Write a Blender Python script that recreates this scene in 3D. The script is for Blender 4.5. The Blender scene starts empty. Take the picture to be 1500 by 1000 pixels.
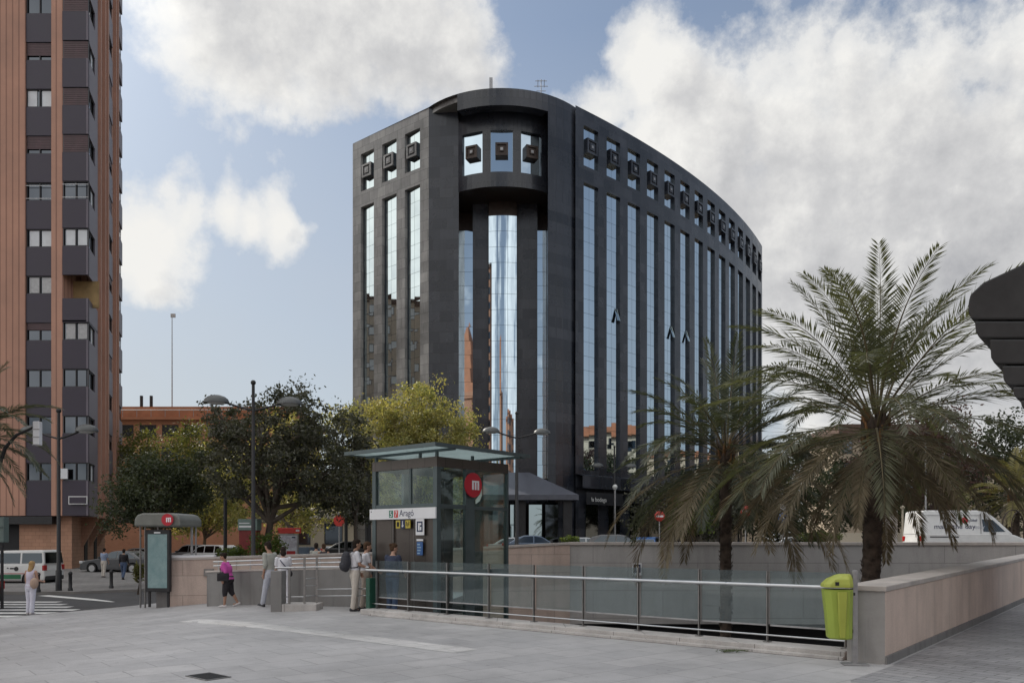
import bpy, bmesh, math, random
import numpy as np
from mathutils import Vector, Matrix, geometry
SC = bpy.context.scene
COL = SC.collection
R = math.radians
F = 1147.0
CAM_Z = 1.75

def P(px, py, Y):
    return Vector(((px - 750) / F * Y, Y, CAM_Z - (py - 790) / F * Y))

def sm(t):
    t = max(0.0, min(1.0, t))
    return t * t * (3 - 2 * t)

def gz(x, y):
    s = sm((-5 - x) / 9)
    return -.5 * s + .3 * s * sm((y - 44) / 8) + .6 * sm((y - 28.6) / 9) * sm((x + 16) / 8)

# ------------------------------------------------------------------ scene objects
def tag(o, label=None, cat=None, group=None, kind=None):
    if label: o['label'] = label
    if cat: o['category'] = cat
    if group: o['group'] = group
    if kind: o['kind'] = kind
    return o

def thing(name, label, cat, loc=(0, 0, 0), rotz=0.0, group=None):
    o = bpy.data.objects.new(name, None)
    o.empty_display_size = .2
    COL.objects.link(o)
    o.location = loc
    o.rotation_euler = (0, 0, rotz)
    return tag(o, label, cat, group)

def wm(o):
    m = Matrix.LocRotScale(o.location, o.rotation_euler, o.scale)
    return wm(o.parent) @ m if o.parent else m

def dup(root, loc, rotz, label=None, group=None, scale=1.0):
    r = root.copy(); COL.objects.link(r)
    r.location = loc; r.rotation_euler = (0, 0, rotz); r.scale = (scale,) * 3
    if label: r['label'] = label
    if group: r['group'] = group
    def kids(src, dst):
        for ch in list(src.children):
            c = ch.copy(); COL.objects.link(c); c.parent = dst
            kids(ch, c)
    kids(root, r)
    return r

class MB:
    def __init__(s):
        s.v = []; s.f = []; s.m = []; s.s = []
    def add(s, vs, fs, m=0, smooth=False):
        o = len(s.v)
        s.v.extend([tuple(v) for v in vs])
        for f in fs:
            s.f.append(tuple(i + o for i in f)); s.m.append(m); s.s.append(smooth)
        return s
    def quad(s, a, b, c, d, m=0):
        return s.add([a, b, c, d], [(0, 1, 2, 3)], m)
    def box(s, x0, y0, z0, x1, y1, z1, m=0):
        x0, x1 = min(x0, x1), max(x0, x1); y0, y1 = min(y0, y1), max(y0, y1); z0, z1 = min(z0, z1), max(z0, z1)
        vs = [(x0, y0, z0), (x1, y0, z0), (x1, y1, z0), (x0, y1, z0), (x0, y0, z1), (x1, y0, z1), (x1, y1, z1), (x0, y1, z1)]
        return s.add(vs, [(3, 2, 1, 0), (4, 5, 6, 7), (0, 1, 5, 4), (1, 2, 6, 5), (2, 3, 7, 6), (3, 0, 4, 7)], m)
    def obox(s, c, ax, ay, az, m=0):
        c = Vector(c); ax = Vector(ax); ay = Vector(ay); az = Vector(az)
        vs = [c - ax - ay - az, c + ax - ay - az, c + ax + ay - az, c - ax + ay - az, c - ax - ay + az, c + ax - ay + az, c + ax + ay + az, c - ax + ay + az]
        return s.add(vs, [(3, 2, 1, 0), (4, 5, 6, 7), (0, 1, 5, 4), (1, 2, 6, 5), (2, 3, 7, 6), (3, 0, 4, 7)], m)
    def wall(s, p0, p1, th, z0, z1, m=0, side=0.5):
        """box along p0->p1; z0, z1 numbers or (start, end); side .5 centred, 0 = thickness wholly to the left"""
        p0 = Vector(p0[:2]); p1 = Vector(p1[:2]); d = (p1 - p0).normalized(); n = Vector((-d.y, d.x))
        if not hasattr(z0, '__len__'): z0 = (z0, z0)
        if not hasattr(z1, '__len__'): z1 = (z1, z1)
        a = n * (-th * side); b = n * (th * (1 - side))
        q = [p0 + a, p1 + a, p1 + b, p0 + b]; k = [0, 1, 1, 0]
        vs = [(q[i].x, q[i].y, z0[k[i]]) for i in range(4)] + [(q[i].x, q[i].y, z1[k[i]]) for i in range(4)]
        return s.add(vs, [(3, 2, 1, 0), (4, 5, 6, 7), (0, 1, 5, 4), (1, 2, 6, 5), (2, 3, 7, 6), (3, 0, 4, 7)], m)
    def prism(s, poly, z0, z1, m=0, smooth=False):
        n = len(poly)
        ar = sum(poly[i][0] * poly[(i + 1) % n][1] - poly[(i + 1) % n][0] * poly[i][1] for i in range(n))
        if ar < 0: poly = poly[::-1]
        vs = [(p[0], p[1], z0) for p in poly] + [(p[0], p[1], z1) for p in poly]
        s.add(vs, [tuple(range(n - 1, -1, -1)), tuple(range(n, 2 * n))], m)
        s.add(vs, [(i, (i + 1) % n, (i + 1) % n + n, i + n) for i in range(n)], m, smooth)
        return s
    def xprism(s, poly, M, d, m=0):
        """polygon in the local xy of matrix M, thickness d along local z"""
        n = len(poly)
        ar = sum(poly[i][0] * poly[(i + 1) % n][1] - poly[(i + 1) % n][0] * poly[i][1] for i in range(n))
        if ar < 0: poly = poly[::-1]
        vs = [M @ Vector((p[0], p[1], 0)) for p in poly] + [M @ Vector((p[0], p[1], d)) for p in poly]
        return s.add(vs, [tuple(range(n - 1, -1, -1)), tuple(range(n, 2 * n))] + [(i, (i + 1) % n, (i + 1) % n + n, i + n) for i in range(n)], m)
    def tube(s, pts, r, n=8, m=0, cap=True, flat=1.0):
        pts = [Vector(p) for p in pts]
        if not hasattr(r, '__len__'): r = [r] * len(pts)
        vs = []; fs = []
        up = None
        for i, p in enumerate(pts):
            t = (pts[min(i + 1, len(pts) - 1)] - pts[max(i - 1, 0)]).normalized()
            if up is None:
                up = Vector((0, 0, 1)) if abs(t.z) < .9 else Vector((1, 0, 0))
            a = t.cross(up)
            if a.length < 1e-5: a = t.cross(Vector((.3, 1, .2)))
            a.normalize(); b = a.cross(t).normalized(); up = b
            for k in range(n):
                an = 2 * math.pi * k / n
                vs.append(p + (a * math.cos(an) + b * math.sin(an) * flat) * r[i])
        for i in range(len(pts) - 1):
            for k in range(n):
                k2 = (k + 1) % n
                fs.append((i * n + k, i * n + k2, (i + 1) * n + k2, (i + 1) * n + k))
        s.add(vs, fs, m, n > 4)
        if cap:
            L = len(pts) - 1
            s.add(vs[:n], [tuple(range(n - 1, -1, -1))], m)
            s.add(vs[L * n:], [tuple(range(n))], m)
        return s
    def lathe(s, prof, c=(0, 0, 0), n=16, m=0, M=None, smooth=True):
        vs = []; fs = []
        for r, z in prof:
            for k in range(n):
                a = 2 * math.pi * k / n
                v = Vector((r * math.cos(a), r * math.sin(a), z))
                v = M @ v if M is not None else v + Vector(c)
                vs.append(v)
        for i in range(len(prof) - 1):
            for k in range(n):
                k2 = (k + 1) % n
                fs.append((i * n + k, i * n + k2, (i + 1) * n + k2, (i + 1) * n + k))
        s.add(vs, fs, m, smooth)
        L = len(prof) - 1
        if prof[0][0] > 1e-4: s.add(vs[:n], [tuple(range(n - 1, -1, -1))], m)
        if prof[L][0] > 1e-4: s.add(vs[L * n:], [tuple(range(n))], m)
        return s
    def ell(s, c, r, n=10, m=0, M=None):
        c = Vector(c)
        if not hasattr(r, '__len__'): r = (r, r, r)
        vs = []; fs = []; h = max(4, n // 2 + 1)
        for i in range(h + 1):
            th = math.pi * i / h
            for k in range(n):
                a = 2 * math.pi * k / n
                v = Vector((r[0] * math.sin(th) * math.cos(a), r[1] * math.sin(th) * math.sin(a), r[2] * math.cos(th)))
                if M is not None: v = M @ v
                vs.append(c + v)
        for i in range(h):
            for k in range(n):
                k2 = (k + 1) % n
                fs.append((i * n + k, (i + 1) * n + k, (i + 1) * n + k2, i * n + k2))
        return s.add(vs, fs, m, True)
    def caps(s, a, ra, b, rb, n=10, m=0):
        a = Vector(a); b = Vector(b)
        s.tube([a, b], [ra, rb], n, m)
        s.ell(a, ra, n, m); s.ell(b, rb, n, m)
        return s
    def loft(s, rings, n=14, m=0):
        """rings: (x, y, z, rx, ry)"""
        vs = []; fs = []
        for x, y, z, rx, ry in rings:
            for k in range(n):
                a = 2 * math.pi * k / n
                vs.append((x + rx * math.cos(a), y + ry * math.sin(a), z))
        for i in range(len(rings) - 1):
            for k in range(n):
                k2 = (k + 1) % n
                fs.append((i * n + k, i * n + k2, (i + 1) * n + k2, (i + 1) * n + k))
        s.add(vs, fs, m, True)
        s.add(vs[:n], [tuple(range(n - 1, -1, -1))], m)
        s.add(vs[-n:], [tuple(range(n))], m)
        return s
    def mesh(s, name, mats, inv=None, uv=True, bevel=0, bseg=2, weld=False):
        me = bpy.data.meshes.new(name)
        vs = s.v if inv is None else [tuple(inv @ Vector(v)) for v in s.v]
        me.from_pydata(vs, [], s.f)
        me.polygons.foreach_set('material_index', s.m)
        me.polygons.foreach_set('use_smooth', s.s)
        for mt in (mats if isinstance(mats, (list, tuple)) else [mats]):
            me.materials.append(mt)
        if bevel or weld:
            bm = bmesh.new(); bm.from_mesh(me)
            bmesh.ops.remove_doubles(bm, verts=bm.verts, dist=1e-5)
            if bevel:
                es = [e for e in bm.edges if len(e.link_faces) == 2 and e.calc_face_angle(0) > .5]
                bmesh.ops.bevel(bm, geom=es, offset=bevel, segments=bseg, profile=.5, affect='EDGES', clamp_overlap=True)
            bm.to_mesh(me); bm.free()
        if uv and len(me.polygons) < 60000:
            l = me.uv_layers.new(name='m')
            cos = me.vertices
            for p in me.polygons:
                n = p.normal
                if abs(n.z) > .75:
                    for li in p.loop_indices:
                        c = cos[me.loops[li].vertex_index].co; l.data[li].uv = (c.x, c.y)
                else:
                    t = Vector((-n.y, n.x, 0)).normalized()
                    for li in p.loop_indices:
                        c = cos[me.loops[li].vertex_index].co; l.data[li].uv = (c.x * t.x + c.y * t.y, c.z)
        me.update()
        return me
    def build(s, name, mats, parent=None, world=True, **k):
        inv = wm(parent).inverted() if (parent is not None and world) else None
        o = bpy.data.objects.new(name, s.mesh(name, mats, inv, **k))
        COL.objects.link(o)
        if parent is not None: o.parent = parent
        return o

def structure(name, mb, mat, **k):
    o = mb.build(name, mat, **k); o['kind'] = 'structure'; return o

def remesh(mb, vox, mats, name):
    """one continuous skin round everything in mb"""
    me = mb.mesh('tmp', mats, uv=False)
    o = bpy.data.objects.new('tmp', me); COL.objects.link(o)
    md = o.modifiers.new('r', 'REMESH'); md.mode = 'VOXEL'; md.voxel_size = vox; md.use_smooth_shade = True
    s2 = o.modifiers.new('s', 'SMOOTH'); s2.factor = .5; s2.iterations = 3
    dg = bpy.context.evaluated_depsgraph_get(); dg.update()
    out = bpy.data.meshes.new_from_object(o.evaluated_get(dg))
    out.name = name
    bpy.data.objects.remove(o); bpy.data.meshes.remove(me)
    out.materials.clear()
    for mt in (mats if isinstance(mats, (list, tuple)) else [mats]): out.materials.append(mt)
    return out

def link(name, me, parent=None):
    o = bpy.data.objects.new(name, me); COL.objects.link(o)
    if parent is not None: o.parent = parent
    return o

def text(s, size, name, mat, M, parent=None, depth=.004, xs=1.0, align='LEFT'):
    cu = bpy.data.curves.new('t', 'FONT'); cu.body = s; cu.size = size; cu.extrude = depth; cu.align_x = align
    o = bpy.data.objects.new('t', cu); COL.objects.link(o)
    dg = bpy.context.evaluated_depsgraph_get(); dg.update()
    me = bpy.data.meshes.new_from_object(o.evaluated_get(dg))
    bpy.data.objects.remove(o)
    inv = wm(parent).inverted() if parent is not None else Matrix()
    me.transform(inv @ M @ Matrix.Diagonal((xs, 1, 1, 1)))
    me.materials.clear(); me.materials.append(mat)
    return link(name, me, parent)

def frame(o, right, up=(0, 0, 1)):
    r = Vector(right).normalized(); u = Vector(up).normalized(); n = r.cross(u)
    return Matrix(((r.x, u.x, n.x, o[0]), (r.y, u.y, n.y, o[1]), (r.z, u.z, n.z, o[2]), (0, 0, 0, 1)))

# ------------------------------------------------------------------ materials
MATS = {}
def newmat(name):
    m = bpy.data.materials.new(name); m.use_nodes = True
    nt = m.node_tree; b = nt.nodes['Principled BSDF']
    MATS[name] = m
    return m, nt, b
def N(nt, t, **k):
    n = nt.nodes.new(t)
    for a, v in k.items(): setattr(n, a, v)
    return n
def c4(c): return (c[0], c[1], c[2], 1)
def ramp(nt, src, stops):
    r = N(nt, 'ShaderNodeValToRGB'); e = r.color_ramp.elements
    while len(e) < len(stops): e.new(.5)
    for i, (p, c) in enumerate(stops):
        e[i].position = p; e[i].color = c4(c) if hasattr(c, '__len__') else (c, c, c, 1)
    nt.links.new(src, r.inputs[0]); return r.outputs[0]
def mixc(nt, f, a, b, mode='MIX'):
    m = N(nt, 'ShaderNodeMix', data_type='RGBA', blend_type=mode)
    for s, v in ((m.inputs[0], f), (m.inputs[6], a), (m.inputs[7], b)):
        if hasattr(v, 'is_linked'): nt.links.new(v, s)
        elif hasattr(v, '__len__'): s.default_value = c4(v)
        else: s.default_value = v
    return m.outputs[2]
def noise(nt, vec, scale, detail=4, rough=.55):
    n = N(nt, 'ShaderNodeTexNoise'); n.inputs['Scale'].default_value = scale; n.inputs['Detail'].default_value = detail
    n.inputs['Roughness'].default_value = rough
    if vec is not None: nt.links.new(vec, n.inputs['Vector'])
    return n.outputs['Fac']
def coord(nt, kind='Object', scale=None, rotz=0):
    if kind == 'UV':
        o = N(nt, 'ShaderNodeUVMap').outputs[0]
    else:
        o = N(nt, 'ShaderNodeTexCoord').outputs[kind]
    if scale or rotz:
        mp = N(nt, 'ShaderNodeMapping'); nt.links.new(o, mp.inputs[0])
        if scale: mp.inputs['Scale'].default_value = scale
        mp.inputs['Rotation'].default_value = (0, 0, rotz)
        o = mp.outputs[0]
    return o
def bump(nt, b, h, dist=.01, st=.5):
    bp = N(nt, 'ShaderNodeBump'); bp.inputs['Distance'].default_value = dist; bp.inputs['Strength'].default_value = st
    nt.links.new(h, bp.inputs['Height']); nt.links.new(bp.outputs[0], b.inputs['Normal'])

def pbr(name, col, rough=.6, metal=0, var=.18, scale=2.0, bmp=0, bscale=40, spec=.5, stain=0):
    m, nt, b = newmat(name)
    v = coord(nt)
    n1 = noise(nt, v, scale, 6, .6)
    lo = [c * (1 - var) for c in col]; hi = [min(1, c * (1 + var)) for c in col]
    c = ramp(nt, n1, [(.3, lo), (.7, hi)])
    if stain:
        v2 = coord(nt, scale=(3, 3, .35))
        n2 = noise(nt, v2, 1.5, 5, .6)
        f = ramp(nt, n2, [(.5, 0), (.72, stain)])
        c = mixc(nt, f, c, [x * .35 for x in col])
    nt.links.new(c, b.inputs['Base Color'])
    r = ramp(nt, n1, [(.2, max(0, rough - .08)), (.8, min(1, rough + .08))])
    nt.links.new(r, b.inputs['Roughness'])
    b.inputs['Metallic'].default_value = metal
    b.inputs['Specular IOR Level'].default_value = spec
    if bmp: bump(nt, b, noise(nt, v, bscale, 4, .6), .01, bmp)
    return m

def bricks(name, c1, c2, mortar, w, h, ms, rough=.6, uv='UV', rotz=0, var=.5, offset=.5, bmp=.4, spec=.5, nscale=.6, namt=.25, metal=0, stain=0):
    m, nt, b = newmat(name)
    v = coord(nt, uv, None, rotz)
    t = N(nt, 'ShaderNodeTexBrick'); t.offset = offset
    t.inputs['Color1'].default_value = c4(c1); t.inputs['Color2'].default_value = c4(c2); t.inputs['Mortar'].default_value = c4(mortar)
    t.inputs['Scale'].default_value = 1; t.inputs['Mortar Size'].default_value = ms; t.inputs['Brick Width'].default_value = w
    t.inputs['Row Height'].default_value = h; t.inputs['Mortar Smooth'].default_value = .2; t.inputs['Bias'].default_value = 0
    nt.links.new(v, t.inputs['Vector'])
    n = noise(nt, coord(nt), nscale, 7, .62)
    f = ramp(nt, n, [(.3, 1 - namt), (.7, 1 + namt)])
    c = mixc(nt, 1.0, t.outputs['Color'], f, 'MULTIPLY')
    n3 = noise(nt, coord(nt), 60, 3, .6)
    c = mixc(nt, .35, c, mixc(nt, 1.0, c, ramp(nt, n3, [(.3, .6), (.7, 1.35)]), 'MULTIPLY'))
    if stain:
        n2 = noise(nt, coord(nt, scale=(2.2, 2.2, .3)), 1.3, 6, .65)
        c = mixc(nt, ramp(nt, n2, [(.48, 0), (.75, stain)]), c, [x * .4 for x in c1])
    nt.links.new(c, b.inputs['Base Color'])
    nt.links.new(ramp(nt, n, [(.25, max(.02, rough - .1)), (.75, min(1, rough + .12))]), b.inputs['Roughness'])
    b.inputs['Specular IOR Level'].default_value = spec; b.inputs['Metallic'].default_value = metal
    inv = N(nt, 'ShaderNodeMath', operation='SUBTRACT'); inv.inputs[0].default_value = 1; nt.links.new(t.outputs['Fac'], inv.inputs[1])
    if bmp: bump(nt, b, inv.outputs[0], .01, bmp)
    return m

def glass(name, tint=(.8, .9, .88), refl=1.0, dirt=.0, dcol=(.4, .45, .44), milky=False):
    m = bpy.data.materials.new(name); m.use_nodes = True; nt = m.node_tree; nt.nodes.clear(); MATS[name] = m
    out = N(nt, 'ShaderNodeOutputMaterial')
    tr = N(nt, 'ShaderNodeBsdfTransparent'); tr.inputs[0].default_value = c4(tint)
    gl = N(nt, 'ShaderNodeBsdfGlossy'); gl.inputs['Roughness'].default_value = .02; gl.inputs['Color'].default_value = (.9, .95, .95, 1)
    fr = N(nt, 'ShaderNodeLayerWeight'); fr.inputs[0].default_value = .5      # Schlick, the same from either side of the sheet
    pw = N(nt, 'ShaderNodeMath', operation='POWER'); nt.links.new(fr.outputs['Facing'], pw.inputs[0]); pw.inputs[1].default_value = 5
    ma = N(nt, 'ShaderNodeMath', operation='MULTIPLY_ADD'); nt.links.new(pw.outputs[0], ma.inputs[0]); ma.inputs[1].default_value = .95; ma.inputs[2].default_value = .045
    mu = N(nt, 'ShaderNodeMath', operation='MULTIPLY'); mu.use_clamp = True; nt.links.new(ma.outputs[0], mu.inputs[0]); mu.inputs[1].default_value = refl
    mx = N(nt, 'ShaderNodeMixShader'); nt.links.new(mu.outputs[0], mx.inputs[0]); nt.links.new(tr.outputs[0], mx.inputs[1]); nt.links.new(gl.outputs[0], mx.inputs[2])
    last = mx.outputs[0]
    if dirt:
        df = N(nt, 'ShaderNodeBsdfTranslucent' if milky else 'ShaderNodeBsdfDiffuse'); df.inputs[0].default_value = c4(dcol)
        m2 = N(nt, 'ShaderNodeMixShader')
        n = noise(nt, coord(nt, scale=(1, 1, .6)), 1.2, 5, .6)
        nt.links.new(ramp(nt, n, [(.3, dirt * .7), (.7, min(1, dirt * 1.3))]), m2.inputs[0])
        nt.links.new(last, m2.inputs[1]); nt.links.new(df.outputs[0], m2.inputs[2]); last = m2.outputs[0]
    nt.links.new(last, out.inputs[0])
    return m

def leafmat(name, cols, trans=.35, rough=.5, tcol=None):
    m = bpy.data.materials.new(name); m.use_nodes = True; nt = m.node_tree; nt.nodes.clear(); MATS[name] = m
    out = N(nt, 'ShaderNodeOutputMaterial')
    g = N(nt, 'ShaderNodeNewGeometry')
    n = noise(nt, coord(nt), .7, 3, .5)
    ad = N(nt, 'ShaderNodeMath', operation='ADD'); nt.links.new(g.outputs['Random Per Island'], ad.inputs[0])
    nt.links.new(ramp(nt, n, [(.35, 0), (.65, 1)]), ad.inputs[1])
    hf = N(nt, 'ShaderNodeMath', operation='MULTIPLY'); nt.links.new(ad.outputs[0], hf.inputs[0]); hf.inputs[1].default_value = .5
    k = len(cols)
    c = ramp(nt, hf.outputs[0], [(i / (k - 1) * .8 + .1, cc) for i, cc in enumerate(cols)])
    pr = N(nt, 'ShaderNodeBsdfPrincipled'); nt.links.new(c, pr.inputs['Base Color']); pr.inputs['Roughness'].default_value = rough
    pr.inputs['Specular IOR Level'].default_value = .3
    tl = N(nt, 'ShaderNodeBsdfTranslucent')
    nt.links.new(mixc(nt, 1.0, c, tcol or (1.3, 1.35, .6), 'MULTIPLY'), tl.inputs[0])
    mx = N(nt, 'ShaderNodeMixShader'); mx.inputs[0].default_value = trans
    nt.links.new(pr.outputs[0], mx.inputs[1]); nt.links.new(tl.outputs[0], mx.inputs[2]); nt.links.new(mx.outputs[0], out.inputs[0])
    return m

E1 = Vector((-.768, .640)); E2 = Vector((.638, .770))     # the two directions the square is laid out on
ROT = math.atan2(E1.y, E1.x)
paving = bricks('paving_slabs', (.355, .35, .355), (.41, .402, .403), (.255, .25, .25), .9, .6, .010, .55, 'Object', ROT, nscale=.3, namt=.16, bmp=.2, stain=.28)
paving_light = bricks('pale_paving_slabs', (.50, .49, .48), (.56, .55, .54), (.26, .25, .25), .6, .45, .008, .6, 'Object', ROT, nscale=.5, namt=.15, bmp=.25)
paving_dark = bricks('bluish_setts', (.22, .22, .228), (.28, .277, .285), (.13, .13, .13), .4, .2, .010, .6, 'Object', math.atan2(E2.y, E2.x), nscale=.5, namt=.35, bmp=.35)
sidewalk_m = bricks('pavement_tiles', (.17, .165, .16), (.21, .20, .195), (.1, .1, .1), .4, .4, .01, .7, 'Object', 0, nscale=.4, namt=.25)
def worn(m, spots=True):
    """dropped gum, darker damp patches and scuffs on the slabs"""
    nt = m.node_tree; b = nt.nodes['Principled BSDF']; src = b.inputs['Base Color'].links[0].from_socket
    v = coord(nt)
    vo = N(nt, 'ShaderNodeTexVoronoi'); vo.inputs['Scale'].default_value = 2.6; nt.links.new(v, vo.inputs['Vector'])
    c = mixc(nt, ramp(nt, vo.outputs['Distance'], [(.05, .55), (.085, 0)]), src, (.13, .128, .13))
    c = mixc(nt, 1.0, c, ramp(nt, noise(nt, v, .22, 8, .68), [(.32, .78), (.5, 1), (.68, 1.13)]), 'MULTIPLY')
    c = mixc(nt, ramp(nt, noise(nt, coord(nt, scale=(1, 3, 1), rotz=-ROT), 1.1, 9, .7), [(.58, 0), (.74, .32)]), c, (.17, .165, .17))
    nt.links.new(c, b.inputs['Base Color'])
worn(paving); worn(paving_dark); worn(paving_light)
end_conc = pbr('pale_end_concrete', (.33, .32, .31), .8, var=.2, scale=1.2, bmp=.3, bscale=25, stain=.5)
asphalt = pbr('asphalt', (.055, .055, .058), .85, var=.25, scale=.6, bmp=.4, bscale=90)
paint = pbr('road_paint', (.62, .62, .6), .7, var=.2, scale=5)
earth = pbr('planted_earth', (.06, .065, .03), .95, var=.5, scale=1.2, bmp=.6, bscale=15)
concrete = pbr('grey_concrete', (.20, .195, .19), .8, var=.14, scale=.9, bmp=.25, bscale=25, stain=.45)
pitwall_m = bricks('grey_stone_cladding', (.37, .355, .345), (.40, .385, .375), (.25, .24, .235), 2.4, .95, .012, .75, nscale=.5, namt=.14, bmp=.2, stain=.3)
pinkwall_m = bricks('pink_stone_cladding', (.50, .39, .335), (.55, .44, .38), (.32, .26, .22), 1.6, .62, .010, .7, nscale=.7, namt=.16, bmp=.2, stain=.4)
boarded = bricks('board_marked_concrete', (.58, .465, .395), (.64, .52, .445), (.47, .38, .325), .62, 9.0, .006, .8, nscale=.9, namt=.14, bmp=.1, offset=0, stain=.3)
coping_m = pbr('stone_coping', (.44, .40, .37), .75, var=.16, scale=1.4, bmp=.25, bscale=30, stain=.25)
kerb_m = bricks('pale_kerb_stone', (.42, .40, .385), (.47, .45, .435), (.19, .18, .17), 1.3, 4.0, .008, .7, nscale=1.2, namt=.2, stain=.45, offset=0)
steel = pbr('brushed_steel', (.50, .51, .52), .32, 1, var=.1, scale=4)
steel_dark = pbr('dull_steel', (.24, .235, .23), .42, .9, var=.18, scale=5)
steel_grey = pbr('galvanised_steel', (.34, .34, .345), .5, .7, var=.2, scale=6)
black_iron = pbr('black_painted_iron', (.022, .022, .024), .5, .2, var=.3, scale=4)
green_steel = pbr('green_grey_painted_steel', (.075, .10, .105), .42, .3, var=.15, scale=3)
brown_panel = bricks('brown_steel_panel', (.085, .072, .064), (.095, .08, .072), (.04, .034, .03), .6, 5, .008, .38, metal=.5, namt=.12, bmp=.1, offset=0)
rail_glass = glass('rail_glass', (.80, .86, .87), 1.0, .07, (.36, .42, .44))
lift_glass = glass('lift_glass', (.84, .90, .885), 1.0, .02)
roof_glass = glass('frosted_roof_glass', (.66, .74, .73), .8, .7, (.50, .56, .555), True)
dark_int = pbr('dark_interior', (.018, .018, .02), .8)
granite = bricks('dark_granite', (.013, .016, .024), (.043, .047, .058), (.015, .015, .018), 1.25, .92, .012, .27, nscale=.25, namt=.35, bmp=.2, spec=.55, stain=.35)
granite_lit = bricks('lit_weathered_granite', (.215, .212, .205), (.33, .322, .31), (.05, .05, .05), 1.1, .92, .012, .34, nscale=.22, namt=.5, bmp=.2, spec=.6, stain=.45)  # paler copy of the dark granite: bright sky on left front put into colour
bronze = pbr('dark_bronze', (.05, .036, .03), .4, .5, var=.3, scale=3)
def mirror(name, col, rough=.02):
    m, nt, b = newmat(name)
    n = noise(nt, coord(nt, scale=(.5, .5, .15)), 1.0, 2, .5)
    nt.links.new(ramp(nt, n, [(.3, [c * .9 for c in col]), (.7, col)]), b.inputs['Base Color'])
    b.inputs['Metallic'].default_value = 1; b.inputs['Roughness'].default_value = rough
    return m
mirror_blue = mirror('solar_glass', (.52, .62, .70))
mirror_pale = mirror('pale_solar_glass', (.50, .57, .58))
win_glass = mirror('window_glass', (.10, .11, .125), .04)
car_glass = mirror('car_glass', (.07, .08, .09), .04)
# ------------------------------------------------------------------ camera, sun, sky
cam = bpy.data.cameras.new('camera'); co = bpy.data.objects.new('camera', cam); COL.objects.link(co)
co.location = (0, 0, CAM_Z); co.rotation_euler = (R(90), 0, 0)
cam.sensor_width = 36; cam.lens = F / 1500 * 36; cam.shift_y = 290 / 1500; cam.clip_end = 6000; cam.clip_start = .1
SC.camera = co
SC.view_settings.view_transform = 'Standard'; SC.view_settings.look = 'None'; SC.view_settings.gamma = 1
SC.view_settings.exposure = EXPOSURE = 0.66
SUN_AZ = Vector((-.78, .63, 0)).normalized(); SUN_EL = R(39)
S = Vector((SUN_AZ.x * math.cos(SUN_EL), SUN_AZ.y * math.cos(SUN_EL), math.sin(SUN_EL)))
sl = bpy.data.lights.new('sun', 'SUN'); sl.energy = 2.6; sl.angle = R(.6); sl.color = (1, .93, .83)
so = bpy.data.objects.new('sun', sl); COL.objects.link(so); so.rotation_euler = S.to_track_quat('Z', 'Y').to_euler()

W = bpy.data.worlds.new('World'); SC.world = W; W.use_nodes = True
nt = W.node_tree; nt.nodes.clear()
def M2(op, a, b, clamp=False, t=None):
    n = N(t or nt, 'ShaderNodeMath', operation=op); n.use_clamp = clamp
    for s, v in zip(n.inputs, (a, b)):
        if hasattr(v, 'is_linked'): (t or nt).links.new(v, s)
        elif v is not None: s.default_value = v
    return n.outputs[0]
BLOBS = [(330, -60, 130, .95), (450, -10, 150, 1), (560, 30, 120, 1), (500, 120, 75, .85), (630, 70, 85, .9), (690, 120, 34, .7), (250, 5, 34, .45),
         (200, 335, 80, 1), (235, 290, 52, .95), (228, 395, 50, .8), (290, 285, 30, .6), (330, 285, 36, .7), (375, 300, 36, .8), (415, 310, 50, .9), (445, 330, 30, .6), (270, 340, 40, .7),
         (880, 160, 50, .8), (960, 110, 66, 1), (1050, 190, 120, 1), (1150, 165, 120, 1), (1290, 220, 170, 1), (1000, 290, 150, .9), (1150, 340, 200, 1),
         (1330, 380, 220, 1), (1480, 360, 200, 1), (1250, 100, 60, .7), (1110, 10, 30, .5), (1500, 95, 60, .6), (1420, 120, 40, .5), (1400, 540, 220, .9), (1180, 500, 150, .8)]
def pd(x, y): return Vector(((x - 750) / F, 1, (790 - y) / F)).normalized()
UNSEEN_CLOUDS = [((-1, .1, .45), .42, .9), ((-1, -.5, .35), .4, .9), ((-.8, -1, .55), .5, .9), ((.6, -1, .9), .45, .9), ((1, -.35, .22), .14, .45), ((-.1, .0, 1), .5, 1), ((-.9, .45, .6), .35, .8), ((.1, .5, 1), .3, .8), ((-.5, -.4, 1), .5, 1), ((.3, -1, .25), .25, .7), ((.5, .3, 1), .3, .8)]  # clouds out of view: mirrored ones, and others added to lift ambient light
GR = bpy.data.node_groups.new('cloud_density', 'ShaderNodeTree')
GR.interface.new_socket('Vector', in_out='INPUT', socket_type='NodeSocketVector')
GR.interface.new_socket('Density', in_out='OUTPUT', socket_type='NodeSocketFloat')
gi = N(GR, 'NodeGroupInput'); go = N(GR, 'NodeGroupOutput')
nw = N(GR, 'ShaderNodeTexNoise'); nw.inputs['Scale'].default_value = 4; nw.inputs['Detail'].default_value = 4
GR.links.new(gi.outputs[0], nw.inputs['Vector'])
sub = N(GR, 'ShaderNodeVectorMath', operation='SUBTRACT'); GR.links.new(nw.outputs['Color'], sub.inputs[0]); sub.inputs[1].default_value = (.5, .5, .5)
scl = N(GR, 'ShaderNodeVectorMath', operation='SCALE'); GR.links.new(sub.outputs[0], scl.inputs[0]); scl.inputs['Scale'].default_value = .17
wp = N(GR, 'ShaderNodeVectorMath', operation='ADD'); GR.links.new(gi.outputs[0], wp.inputs[0]); GR.links.new(scl.outputs[0], wp.inputs[1])
last = None
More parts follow.
